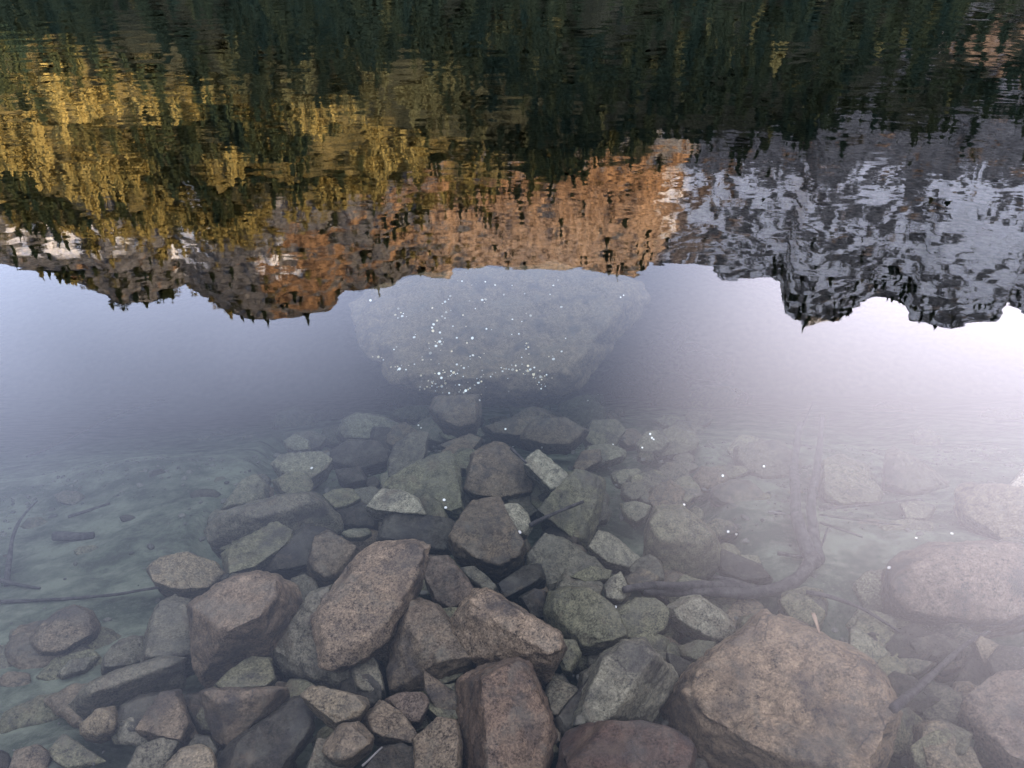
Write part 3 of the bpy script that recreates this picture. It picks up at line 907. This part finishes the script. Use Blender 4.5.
 ('pale grey faceted rock above the wet dark red stone', 'rock', 'T2', [(585, 608), (640, 470), (700, 340), (780, 285), (860, 280), (960, 390), (975, 420), (930, 470), (890, 500), (900, 540), (880, 580), (820, 610), (700, 615)], 2.0, 'palegrey',
  dict(top=[(590, 603), (700, 350), (785, 290), (855, 285), (900, 330), (825, 430), (830, 470), (740, 560), (690, 600)], smooth=1, thick=0.65)),
 ('wet dark red stone at the lower edge with a paler left end', 'rock', 'P', [(558, 785), (563, 745), (569, 729), (590, 724), (641, 723), (668, 730), (686, 738), (692, 750), (690, 785)], 2.8, 'wetred', dict(smooth=4, rough=0.6)),
 ('small grey stone under the right tip of the pink slab', 'rock', 'T2', [(530, 340), (560, 280), (600, 285), (620, 330), (580, 400), (550, 395)], 1.2, 'olive', dict()),
 ('dark stone in the hollow right of the red brown block', 'rock', 'T2', [(470, 490), (510, 420), (600, 460), (605, 520), (540, 570), (500, 570)], 0.8, 'grey', dict()),
 ('shaded left side of the pale grey faceted rock, made as a separate dark stone', 'rock', 'T2', [(500, 600), (560, 560), (640, 440), (690, 370), (660, 500), (600, 620), (540, 660)], 0.9, 'dark', dict()),  # dark tint stands for the shade on its neighbour's left side
 ('dark square stone above the middle of the pink slab', 'rock', 'T2', [(380, 115), (440, 80), (480, 90), (478, 180), (435, 195), (400, 145)], 1.0, 'dark', dict()),
 ('largest tan granite boulder, flat topped, at the lower right', 'boulder', 'T7',
  [(110, 555), (165, 460), (215, 390), (330, 310), (390, 260), (480, 175), (540, 180), (610, 240), (660, 260), (740, 330), (850, 345), (920, 410), (940, 490), (985, 550), (960, 600), (930, 700), (880, 810), (400, 810), (230, 735), (170, 640)], 2.0, 'bigtan',
  dict(top=[(170, 470), (215, 395), (330, 313), (390, 263), (480, 178), (540, 183), (610, 243), (660, 263), (740, 333), (850, 348), (915, 412), (935, 490), (975, 550), (950, 600), (920, 700), (860, 795), (620, 780), (440, 685), (250, 575)], thick=0.40, smooth=1, rough=1.0, fine=55)),
 ('pale grey stone up left of the largest tan boulder', 'rock', 'T7', [(100, 150), (150, 115), (230, 108), (280, 150), (330, 180), (360, 230), (330, 280), (260, 275), (180, 210), (120, 190)], 1.3, 'palegrey', dict()),
 ('flat small stone touching the upper left edge of the largest tan boulder', 'rock', 'T7', [(150, 300), (220, 278), (290, 285), (280, 330), (220, 360), (160, 340)], 1.0, 'olive', dict()),
 ('grey green stone behind the largest tan boulder, beside a dry leaf', 'rock', 'T7', [(535, 130), (580, 100), (640, 115), (700, 180), (690, 230), (620, 240), (560, 190)], 0.9, 'olive', dict()),
 ('pale thin slab behind the right shoulder of the largest tan boulder', 'rock', 'T7', [(805, 230), (830, 225), (900, 300), (960, 330), (910, 395), (850, 345), (805, 320)], 0.4, 'green', dict()),
 ('tiny dark stone between the pale grey stones left of the largest boulder', 'rock', 'T7', [(100, 330), (150, 340), (200, 370), (170, 430), (120, 410)], 0.6, 'dark', dict()),
 ('small dark stone at the lower edge right of the wet red stone', 'rock', 'T7', [(160, 780), (200, 730), (250, 740), (265, 800), (150, 800)], 0.7, 'dark', dict()),
 ('big smooth mauve boulder in the right margin', 'boulder', 'P', [(889, 582), (891, 565), (905, 553), (930, 545), (965, 543), (1010, 545), (1050, 552), (1060, 620), (1010, 628), (985, 622), (940, 618), (905, 612), (893, 602)], 0.5, 'mauve', dict(smooth=5, rough=0.6)),
 ('pale tan rock just above the big smooth mauve boulder', 'rock', 'P', [(957, 493), (962, 485), (988, 486), (1030, 490), (1040, 545), (1004, 541), (983, 528), (962, 515)], 0.9, 'tan', dict()),
 ('white stone cut off by the right edge', 'rock', 'P', [(1005, 490), (1024, 469), (1045, 462), (1050, 497), (1020, 494)], 2.4, 'white', dict(smooth=1)),
 ('flat reddish slab in the lower right corner', 'rock', 'P', [(960, 708), (967, 698), (999, 682), (1050, 672), (1055, 785), (1012, 775), (990, 735), (972, 720)], 1.0, 'mauve', dict(thick=0.15)),
 ('pale stone at the lower edge left of the reddish corner slab', 'rock', 'T8', [(520, 610), (560, 590), (620, 590), (680, 630), (740, 700), (770, 790), (555, 790), (530, 680)], 0.8, 'tan', dict()),
 ('pale chip of stone in the dark hollow right of the largest boulder', 'rock', 'T8', [(455, 350), (520, 350), (600, 365), (540, 410), (490, 412)], 0.5, 'green', dict()),
 ('pale squarish stone under the big smooth mauve boulder', 'rock', 'T8', [(740, 290), (770, 260), (840, 300), (830, 370), (780, 370)], 0.5, 'tan', dict()),
 ('tiny pale stone at the end of the thin twig', 'rock', 'T8', [(430, 290), (480, 275), (510, 310), (470, 340)], 0.4, 'green', dict()),
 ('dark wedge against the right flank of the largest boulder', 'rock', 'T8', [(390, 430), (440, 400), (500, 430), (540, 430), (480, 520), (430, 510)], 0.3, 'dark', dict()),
 ('dark stone in front of the big smooth mauve boulder', 'rock', 'T8', [(500, 280), (600, 250), (700, 290), (690, 350), (600, 360), (520, 330)], 0.4, 'dark', dict()),
 ('dim rock with a pale right ridge, right of the forked trunk', 'rock', 'T10', [(150, 240), (240, 215), (300, 280), (390, 360), (370, 405), (230, 420), (160, 390)], 0.4, 'olive', dict()),
 ('hazy dark rock beyond the rock with a pale ridge', 'rock', 'T10', [(410, 200), (440, 180), (600, 280), (640, 330), (520, 370), (400, 330)], 0.4, 'grey', dict()),
 ('pale stone below the hazy dark rock', 'rock', 'T10', [(460, 400), (520, 385), (600, 410), (560, 460), (490, 460)], 0.3, 'green', dict()),
 ('dark wedge of rock left of the bend in the sunken trunk', 'rock', 'T9', [(300, 580), (340, 590), (450, 630), (500, 690), (400, 700), (310, 660)], 0.4, 'dark', dict()),
 ('pale silted slab left of the big smooth mauve boulder', 'rock', 'T8', [(280, 70), (330, 20), (410, 10), (420, 80), (405, 150), (330, 160)], 0.1, 'green', dict(thick=0.15)),
 ('dim mottled ledge reaching away to the right of the huge pale boulder', 'rock', 'T14', [(310, 365), (360, 300), (430, 240), (480, 205), (505, 260), (450, 320), (390, 400), (325, 405)], 0.3, 'green', dict(thick=0.2)),
 ('dim long stone close to the right foot of the huge pale boulder', 'rock', 'T14', [(0, 535), (90, 505), (160, 490), (175, 525), (80, 570), (10, 575)], 0.8, 'green', dict()),
 ('dim stone with a single coin in the middle of the right shallows', 'rock', 'T14', [(640, 490), (700, 470), (755, 500), (740, 545), (680, 560)], 0.2, 'green', dict()),
 ('dim stone with a small cluster of coins, below the mottled ledge', 'rock', 'T14', [(300, 690), (340, 640), (400, 635), (430, 680), (390, 720), (320, 725)], 0.5, 'green', dict()),
 ('hazy flat rock under the two forks of the trunk', 'rock', 'T9', [(240, 270), (300, 250), (390, 255), (425, 270), (370, 300), (270, 300)], 0.2, 'olive', dict()),
]
for i, (label, cat, tile, poly, lvl, tint_, opt) in enumerate(ROCK_LIST):
    opt = dict(opt)
    if 'top' in opt: opt['top'] = pts(tile, opt['top'])
    o = build_rock(cat if cat == 'boulder' else 'granite_rock', pts(tile, poly), lvl, tint_, seed=i + 1, **opt)
    tag(o, label, cat, 'granite rocks on the lake bed')

# smaller rubble that fills the gaps of the pile
rg = random.Random(5)
zone = [(215, 520), (290, 440), (420, 400), (560, 395), (660, 440), (720, 520), (760, 600), (900, 610), (1010, 640), (1010, 760), (560, 765), (200, 765), (200, 700), (200, 600)]
cnt = 0
while cnt < 280:
    x, y = rg.uniform(60, 1020), rg.uniform(395, 766)
    if not bool(inpoly(np.array(x), np.array(y), zone)): continue
    rad = rg.uniform(11, 32) * (0.55 + 0.45 * (y - 380) / 380)
    n = rg.randint(6, 9)
    a0 = rg.uniform(0, 6.28)
    asp = rg.uniform(0.6, 1.0)
    poly = [(x + rad * rg.uniform(0.75, 1.15) * math.cos(a0 + 6.283 * k / n), y + rad * asp * rg.uniform(0.75, 1.15) * math.sin(a0 + 6.283 * k / n)) for k in range(n)]
    o = build_rock('rubble_stone', poly, rg.uniform(-0.9, 0.7), rg.choice(['grey', 'brown', 'olive', 'dark', 'olive']), seed=300 + cnt, smooth=1, fine=16)
    tag(o, 'small dim stone lying low in a gap between the larger sunken rocks', 'stone', 'small stones filling the gaps of the rock pile')
    cnt += 1



def scatter(n, zone, rlo, rhi, lv, tints, label, group, seed, thick):
    rg = random.Random(seed)
    xs, ys = [p[0] for p in zone], [p[1] for p in zone]
    c = 0
    while c < n:
        x, y = rg.uniform(min(xs), max(xs)), rg.uniform(min(ys), max(ys))
        if not bool(inpoly(np.array(x), np.array(y), zone)): continue
        rad = rg.uniform(rlo, rhi)
        m = rg.randint(6, 9)
        a0 = rg.uniform(0, 6.28)
        asp = rg.uniform(0.35, 0.75)
        poly = [(x + rad * rg.uniform(0.75, 1.15) * math.cos(a0 + 6.283 * k / m), y + rad * asp * rg.uniform(0.75, 1.15) * math.sin(a0 + 6.283 * k / m)) for k in range(m)]
        o = build_rock('silted_stone', poly, rg.uniform(*lv), rg.choice(tints), seed=seed * 100 + c, smooth=1, fine=16, thick=thick)
        tag(o, label, 'stone', group)
        c += 1


scatter(13, [(-10, 650), (60, 620), (110, 660), (170, 690), (190, 775), (-10, 775)], 14, 45, (-0.4, 0.2), ['olive', 'olive', 'grey', 'brown'],
        'low silt covered stone in the lower left corner of the lake bed', 'silted stones at the lower left', 61, 0.10)
scatter(48, [(270, 445), (300, 400), (380, 385), (450, 400), (590, 385), (650, 350), (700, 340), (720, 420), (740, 500), (640, 500), (560, 440), (420, 440)], 9, 30, (-0.2, 0.9),
        ['olive', 'green', 'grey', 'brown'], 'dim stone in the bluish deeper water beyond the rock pile', 'dim stones beyond the pile', 62, 0.3)
scatter(22, [(700, 400), (1030, 400), (1030, 650), (900, 660), (820, 590), (720, 560)], 10, 34, (-0.4, 0.3),
        ['olive', 'green', 'grey', 'green'], 'hazy silted stone in the shallows at the right', 'hazy stones in the right shallows', 63, 0.2)
scatter(14, [(0, 480), (150, 440), (270, 430), (230, 520), (150, 570), (0, 570)], 5, 15, (-0.4, 0.1),
        ['olive', 'dark', 'grey', 'green'], 'little silted stone on the greenish bed left of the pile', 'little stones on the silt', 64, 0.2)

# gravel strewn over the silt
def ico():
    b = bmesh.new(); bmesh.ops.create_icosphere(b, subdivisions=2, radius=1.0)
    v = np.array([x.co[:] for x in b.verts]); f = np.array([[q.index for q in x.verts] for x in b.faces]); b.free()
    return v, f


iv, iff = ico()
NG = 5200
gpx, gpy = rng.uniform(-2.8, 2.8, NG), rng.uniform(0.75, 1.0, NG) ** 1.0
gpy = 0.8 + 3.0 * rng.uniform(0, 1, NG) ** 1.1
patch_ = fbm(gpx * 1.4 + 9, gpy * 1.4 + 9, 91, 3)
sel = rng.uniform(0, 1, NG) < np.clip((patch_ - 0.34) * 4, 0.08, 1)
GV, GF, GT = [], [], []
for i in np.nonzero(sel)[0]:
    sz = 0.0035 + 0.014 * rng.uniform() ** 3
    q = iv * (1 + 0.35 * (vnoise(iv[:, 0] * 1.5 + i * 3.1, iv[:, 1] * 1.5 + iv[:, 2] * 1.5 + i, 5)[:, None] - 0.5)) * sz * np.array([rng.uniform(0.8, 1.5), rng.uniform(0.7, 1.1), rng.uniform(0.4, 0.7)])
    a = rng.uniform(0, 6.28)
    q = np.stack([q[:, 0] * math.cos(a) - q[:, 1] * math.sin(a), q[:, 0] * math.sin(a) + q[:, 1] * math.cos(a), q[:, 2]], -1)
    GF.append(iff + len(GV) * len(iv))
    GV.append(q + np.array([gpx[i], gpy[i], 0]))
    GT.append(np.full(len(iv), rng.uniform()))
GV = np.array(GV)
base = bed_z(GV[:, 0, 0], GV[:, 0, 1])
GV[:, :, 2] += base[:, None] + 0.002


def mat_gravel():
    k = M('fine_gravel')
    f = k.noise(k.coord(), 160, 2)
    col = k.mix(k.attr('tone'), (0.02, 0.019, 0.015), (0.12, 0.108, 0.083))
    col = k.mix(k.rng(f, 0.4, 0.65, 0, 0.6), col, (0.05, 0.047, 0.04))
    k.l(col, k.b.inputs['Base Color'])
    k.b.inputs['Roughness'].default_value = 0.9
    k.b.inputs['Specular IOR Level'].default_value = 0.1
    return k.m


gravel = mesh_np('gravel', GV.reshape(-1, 3), np.concatenate(GF), mat_gravel())
attr(gravel, 'tone', np.concatenate(GT))
tag(gravel, 'fine gravel strewn over the greenish silt between the rocks', 'gravel', kind='stuff')

# ------------------------------------------------------------------ what the rocks and bed look like to things dropped on them
bpy.context.view_layer.update()
vs, fs = [], []
nb = 0
for o in ROCKS + [bed]:
    mw = o.matrix_world
    me = o.data
    co = np.empty(len(me.vertices) * 3, np.float32); me.vertices.foreach_get('co', co)
    co = co.reshape(-1, 3) + np.array(o.location)
    vs.append(co)
    for p in me.polygons:
        fs.append(tuple(v + nb for v in p.vertices))
    nb += len(co)
BV = BVHTree.FromPolygons([tuple(map(float, c)) for c in np.concatenate(vs)], fs)
EYE = Vector((0, 0, CAM_H))


def drop(x, y):
    h = BV.ray_cast(EYE, ray(x, y))
    if h[0] is None:
        return hit_bed(x, y), Vector((0, 0, 1))
    return h[0], h[1]


# ------------------------------------------------------------------ sticks, trunks and roots
W_DARK = mat_wood('waterlogged_bark', (0.020, 0.017, 0.015), (0.055, 0.047, 0.040))
W_GREY = mat_wood('silted_bark', (0.022, 0.020, 0.018), (0.055, 0.050, 0.044))
W_PALE = mat_wood('bleached_wood', (0.11, 0.10, 0.085), (0.17, 0.155, 0.13))
W_LEAF = mat_wood('dry_leaf', (0.17, 0.115, 0.07), (0.23, 0.16, 0.10))


def tube(name, path, r0, r1, mat, parent=None, lift=None, seed=0, flat=1.0):
    """path: photo pixels of the stick's course, laid on whatever lies below it"""
    rg = random.Random(seed)
    P3 = []
    fine = []
    for (x1, y1), (x2, y2) in zip(path[:-1], path[1:]):
        m = max(2, int(math.hypot(x2 - x1, y2 - y1) / 7))
        fine += [(x1 + (x2 - x1) * k / m, y1 + (y2 - y1) * k / m) for k in range(m)]
    fine.append(path[-1])
    for x, y in fine:
        p, _ = drop(x, y)
        P3.append(p + Vector((0, 0, (r0 + r1) / 2 if lift is None else lift)))
    # smooth the height so that the wood bridges gaps instead of following every dip
    zmax = [max(q.z for q in P3[max(0, i - 4):i + 5]) for i in range(len(P3))]
    P4 = []
    for i, p in enumerate(P3):
        z = sum(zmax[max(0, i - 4):i + 5]) / len(zmax[max(0, i - 4):i + 5])
        v = ray(*fine[i])
        P4.append(EYE + v * ((z - CAM_H) / v.z))
    for _ in range(7):
        P4 = [P4[0]] + [(P4[i - 1] + P4[i] * 2 + P4[i + 1]) / 4 for i in range(1, len(P4) - 1)] + [P4[-1]]
    P4 = [p + Vector((noise.noise(Vector((i * .45, seed, 1))), noise.noise(Vector((i * .45, seed, 5))), 0)) * (r0 + r1) * 0.45 for i, p in enumerate(P4)]
    for _ in range(2):
        P4 = [P4[0]] + [(P4[i - 1] + P4[i] * 2 + P4[i + 1]) / 4 for i in range(1, len(P4) - 1)] + [P4[-1]]
    bm = bmesh.new()
    rings = []
    n = 10
    for i, p in enumerate(P4):
        d = (P4[min(i + 1, len(P4) - 1)] - P4[max(i - 1, 0)]).normalized()
        a = d.cross(Vector((0, 0, 1))).normalized()
        b = a.cross(d)
        f = i / (len(P4) - 1)
        rr = r0 + (r1 - r0) * f
        ring = []
        for k in range(n):
            t = 6.283 * k / n
            w = rr * (1 + 0.30 * noise.noise(Vector((math.cos(t) * 1.2 + seed, math.sin(t) * 1.2, i * 0.35))) + 0.22 * noise.noise(Vector((seed, 3.1, i * 0.5))) + 0.12 * noise.noise(Vector((math.cos(t) * 4, math.sin(t) * 4 + seed, i * 0.2))))
            ring.append(bm.verts.new(p + a * math.cos(t) * w + b * math.sin(t) * w * flat))
        rings.append(ring)
    for r1_, r2_ in zip(rings[:-1], rings[1:]):
        for k in range(n):
            bm.faces.new((r1_[k], r1_[(k + 1) % n], r2_[(k + 1) % n], r2_[k]))
    bm.faces.new(rings[0][::-1]); bm.faces.new(rings[-1])
    org = P4[0].copy() if parent is None else Vector(parent.location)
    for v in bm.verts: v.co -= org
    me = bpy.data.meshes.new(name)
    bm.to_mesh(me); bm.free()
    for p in me.polygons: p.use_smooth = True
    me.materials.append(mat)
    o = bpy.data.objects.new(name, me)
    COL.objects.link(o)
    if parent is None: o.location = org
    else: o.parent = parent
    return o


p0, _ = drop(812, 562)
tree_ = bpy.data.objects.new('sunken_trunk', None)
COL.objects.link(tree_)
tree_.location = p0
tag(tree_, 'forked waterlogged tree trunk bent at its foot, lying on the silt at the right', 'tree trunk')
tube('fork', pts('T9', [(615, 95), (592, 200), (588, 330), (598, 460), (640, 570), (665, 625)]), 0.016, 0.030, W_GREY, tree_, 0.05, 1)
tube('fork', pts('T9', [(700, 60), (692, 150), (682, 260), (652, 390), (662, 500), (680, 610)]), 0.012, 0.025, W_GREY, tree_, 0.05, 2)
tube('root', pts('T9', [(668, 600), (650, 660), (600, 705), (520, 735), (460, 742), (340, 705), (200, 715), (0, 712), (-60, 725)]), 0.027, 0.012, W_DARK, tree_, 0.02, 3)
tube('root', pts('T9', [(520, 735), (400, 745), (250, 735), (100, 745), (20, 735)]), 0.02, 0.010, W_DARK, tree_, 0.03, 4)
tube('root', pts('T9', [(460, 740), (330, 675), (280, 680)]), 0.014, 0.006, W_DARK, tree_, 0.04, 41)
tube('twig', pts('T9', [(690, 470), (760, 490), (855, 527)]), 0.006, 0.004, W_DARK, tree_, 0.03, 5)
tube('twig', pts('T9', [(528, 588), (570, 594), (625, 602)]), 0.008, 0.006, W_DARK, tree_, 0.03, 6)
tube('twig', pts('T9', [(680, 590), (715, 560), (720, 490)]), 0.006, 0.003, W_DARK, tree_, 0.04, 7)
tube('twig', pts('T10', [(150, 415), (280, 410), (400, 395), (540, 380)]), 0.008, 0.004, W_DARK, tree_, 0.03, 8)
tube('twig', pts('T10', [(150, 440), (260, 455), (360, 470), (470, 480)]), 0.005, 0.003, W_DARK, tree_, 0.03, 9)
tube('twig', pts('T9', [(620, 105), (640, 55), (668, 5)]), 0.008, 0.004, W_GREY, tree_, 0.05, 10)

STICKS = [
 ('thin dark stick lying across the silt up to the pile at the left', [(-8, 602), (25, 601), (65, 599), (125, 594), (158, 587)], 0.007, 0.005, W_DARK),
 ('dark curved branch close to the left edge', [(7, 586), (9, 560), (11, 535), (20, 512), (37, 501)], 0.012, 0.005, W_DARK),
 ('faint long branch in deep water at the upper left', [(28, 457), (72, 437), (104, 421), (133, 408), (165, 400)], 0.016, 0.010, W_DARK),
 ('short dark log on the silt, left of the pile', [(54, 536), (72, 537), (93, 536)], 0.022, 0.016, W_DARK),
 ('thin stick lying above the short dark log', [(68, 517), (90, 510), (110, 503)], 0.008, 0.005, W_DARK),
 ('dark stick resting across the mottled tan grey rock', [(530, 525), (556, 512), (583, 502)], 0.008, 0.006, W_DARK),
 ('short dark stick beside the elongated pale stone', [(511, 448), (518, 456), (526, 463)], 0.007, 0.005, W_DARK),
 ('bare branch running up from the largest tan boulder to the right', [(894, 708), (926, 682), (950, 657), (973, 637), (990, 631)], 0.012, 0.005, W_DARK),
 ('thin twig arching behind the largest tan boulder', [(806, 592), (838, 597), (866, 610), (900, 632)], 0.008, 0.004, W_DARK),
 ('tiny white stick on the silt left of the forked trunk', [(768, 512), (776, 513), (785, 514)], 0.006, 0.005, W_PALE),
 ('slim white stick in a gap at the lower edge of the pile', [(362, 766), (371, 757), (382, 747)], 0.003, 0.0025, W_PALE),
 ('two dark crossing roots at the left edge, below the curved branch, upper one', [(-8, 578), (14, 585), (40, 588)], 0.010, 0.005, W_DARK),
]
for k, (lb, path, ra, rb, mt) in enumerate(STICKS):
    if 'crossing' in lb: lb = 'short dark root at the left edge just above the thin dark stick'
    tag(tube('stick', path, ra, rb, mt, seed=20 + k), lb, 'stick', 'sticks lying under water')
tag(tube('dry_leaf', [(813, 613), (816, 622), (820, 633)], 0.006, 0.003, W_LEAF, seed=50, flat=0.3), 'narrow dry orange leaf standing against the grey green stone', 'leaf')

# ------------------------------------------------------------------ coins
C_SILVER, C_BRASS = mat_coin('coin_silver', (0.88, 0.82, 0.72)), mat_coin('coin_brass', (0.80, 0.62, 0.38))
COIN_T13 = [(480, 45), (572, 47), (497, 12), (840, 62), (858, 40), (678, 62), (645, 97), (728, 93), (827, 97), (872, 147), (435, 103), (428, 116), (402, 133), (415, 125), (364, 150), (230, 153), (510, 123), (572, 117), (560, 119), (533, 152), (437, 160), (418, 167), (485, 178), (402, 183), (414, 190), (383, 200), (368, 215), (362, 228), (365, 240), (394, 247), (445, 223), (497, 224), (577, 232), (597, 235), (679, 195), (716, 204), (750, 180), (676, 255), (704, 252), (735, 290), (742, 305), (733, 312), (888, 270), (293, 266), (222, 303), (375, 283), (393, 283), (384, 288), (378, 300), (402, 270), (400, 293), (460, 268), (500, 288), (522, 268), (357, 328), (440, 321), (523, 337), (552, 346), (715, 345), (692, 378), (695, 397), (740, 378), (873, 322), (841, 352), (326, 355), (202, 383), (165, 345), (172, 354), (152, 342), (228, 380), (242, 376), (235, 390), (293, 372), (460, 373), (478, 378), (488, 387), (486, 420), (448, 405), (438, 399), (456, 411), (390, 408), (368, 438), (362, 456), (383, 460), (401, 457), (415, 445), (400, 425), (320, 415), (316, 460), (334, 467), (560, 397), (600, 411), (612, 405), (640, 400), (655, 390), (666, 392), (680, 393), (557, 438), (545, 443), (530, 452), (512, 465), (495, 475), (488, 482), (470, 452), (455, 452), (505, 470), (430, 484), (664, 477), (548, 513), (762, 410), (790, 420), (813, 412), (783, 442), (808, 457), (740, 400), (750, 393), (765, 385), (390, 370), (240, 168), (262, 185), (218, 178), (245, 183), (228, 190), (250, 172), (120, 120), (610, 60), (520, 60)]
NEAR_COINS = [
 ('T3', [(507, 262)], 'lone coin on the pale green stone at the upper left of the pile'),
 ('T3', [(915, 98), (926, 108)], 'coin on the rim of the grey block beyond the two coin slab'),
 ('T4', [(328, 112)], 'coin on the dim long stone behind the big rounded rock'),
 ('T4', [(358, 180)], 'faint coin at the top of the big rounded brown grey rock'),
 ('T4', [(468, 180)], 'coin just above the elongated pale stone'),
 ('T4', [(92, 385), (98, 415)], 'coin of the pair near the lower tip of the grey slab'),
 ('T4', [(380, 507)], 'bright coin at the foot of the tooth shaped stone'),
 ('T4', [(740, 172)], 'faint coin in the dim shallows above the dim greenish stone'),
 ('T2', [(752, 150)], 'bright coin between the two olive rocks'),
 ('T9', [(8, 183), (45, 145), (38, 130), (52, 152)], 'coin of the small cluster in the dim shallows right of the pile'),
 ('T9', [(318, 290), (475, 255)], 'faint coin in the shallows left of the forked trunk'),
 ('T9', [(168, 403)], 'faint coin above the large grey block'),
 ('T9', [(370, 512), (340, 505)], 'faint coin on the silt right of the large grey block'),
 ('T10', [(475, 450), (523, 532), (422, 645)], 'faint coin on the silt left of the mauve boulder'),
 ('T10', [(660, 515)], 'faint coin above the mauve boulder'),
 ('T14', [(250, 100), (238, 108)], 'bright coin right of the huge pale boulder, below the mirrored crest'),
 ('T14', [(365, 368), (338, 378), (403, 275), (390, 400), (440, 270), (470, 275), (460, 212), (475, 230)], 'coin on the dim mottled ledge right of the huge pale boulder'),
 ('T14', [(600, 333)], 'faint lone coin in the open water of the right half'),
 ('T14', [(715, 490), (705, 494)], 'coin on the dim stone in the middle of the right shallows'),
 ('T14', [(275, 443), (150, 492), (110, 515)], 'coin on the dim long stone at the right foot of the boulder'),
]


def coin_mesh(name, mat):
    bm = bmesh.new()
    n = 20
    prof = [(0.0, 0.0011), (0.0098, 0.0011), (0.0102, 0.0014), (0.0116, 0.0014), (0.012, 0.0011), (0.012, -0.0011), (0.0116, -0.0014), (0.0, -0.0014)]
    rings = [[bm.verts.new((r * math.cos(6.28318 * k / n), r * math.sin(6.28318 * k / n), z)) for k in range(n)] if r > 0 else [bm.verts.new((0, 0, z))] for r, z in prof]
    for a, b in zip(rings[:-1], rings[1:]):
        for k in range(n):
            if len(a) == 1: bm.faces.new((a[0], b[k], b[(k + 1) % n]))
            elif len(b) == 1: bm.faces.new((a[k], b[0], a[(k + 1) % n]))
            else: bm.faces.new((a[k], b[k], b[(k + 1) % n], a[(k + 1) % n]))
    bmesh.ops.recalc_face_normals(bm, faces=bm.faces)
    me = bpy.data.meshes.new(name); bm.to_mesh(me); bm.free()
    me.materials.append(mat)
    return me


CM = [coin_mesh('coin', C_SILVER), coin_mesh('coin', C_BRASS), coin_mesh('coin', mat_coin('coin_tarnished', (0.42, 0.36, 0.28)))]


def put_coin(x, y, label, brass, group, size):
    p, nrm = drop(x, y)
    nn = (nrm * 0.6 + Vector((0, 0, 1)) * 0.4 - ray(x, y) * 0.25).normalized()
    o = bpy.data.objects.new('coin', CM[int(brass)])
    o.location = p + nrm * 0.003
    o.rotation_euler = nn.to_track_quat('Z', 'Y').to_euler()
    o.scale = (size, size, size)
    COL.objects.link(o)
    tag(o, label, 'coin', group)


rg = random.Random(3)
for x, y in pts('T13', COIN_T13):
    put_coin(x, y, 'small bright coin lying on the huge pale sunken boulder', rg.choice((0, 0, 1, 2)), 'coins scattered over the sunken boulder', 0.34 + 0.55 * rg.random() ** 1.5)
for _ in range(95):                                          # the smaller ones gathered between the others, most of them low on the left
    bx_, by_ = rg.choice(pts('T13', [c for c in COIN_T13 if rg.random() < 0.25 or c[1] > 330] or COIN_T13[:1]))
    put_coin(bx_ + rg.gauss(0, 5), by_ + rg.gauss(0, 3.5), 'small bright coin lying on the huge pale sunken boulder', rg.choice((0, 1, 1, 2)),
             'coins scattered over the sunken boulder', rg.uniform(0.2, 0.42))
for tile, L, lb in NEAR_COINS:
    for x, y in pts(tile, L):
        put_coin(x, y, lb, False, 'coins lying elsewhere on the lake bed', rg.uniform(0.36, 0.6))
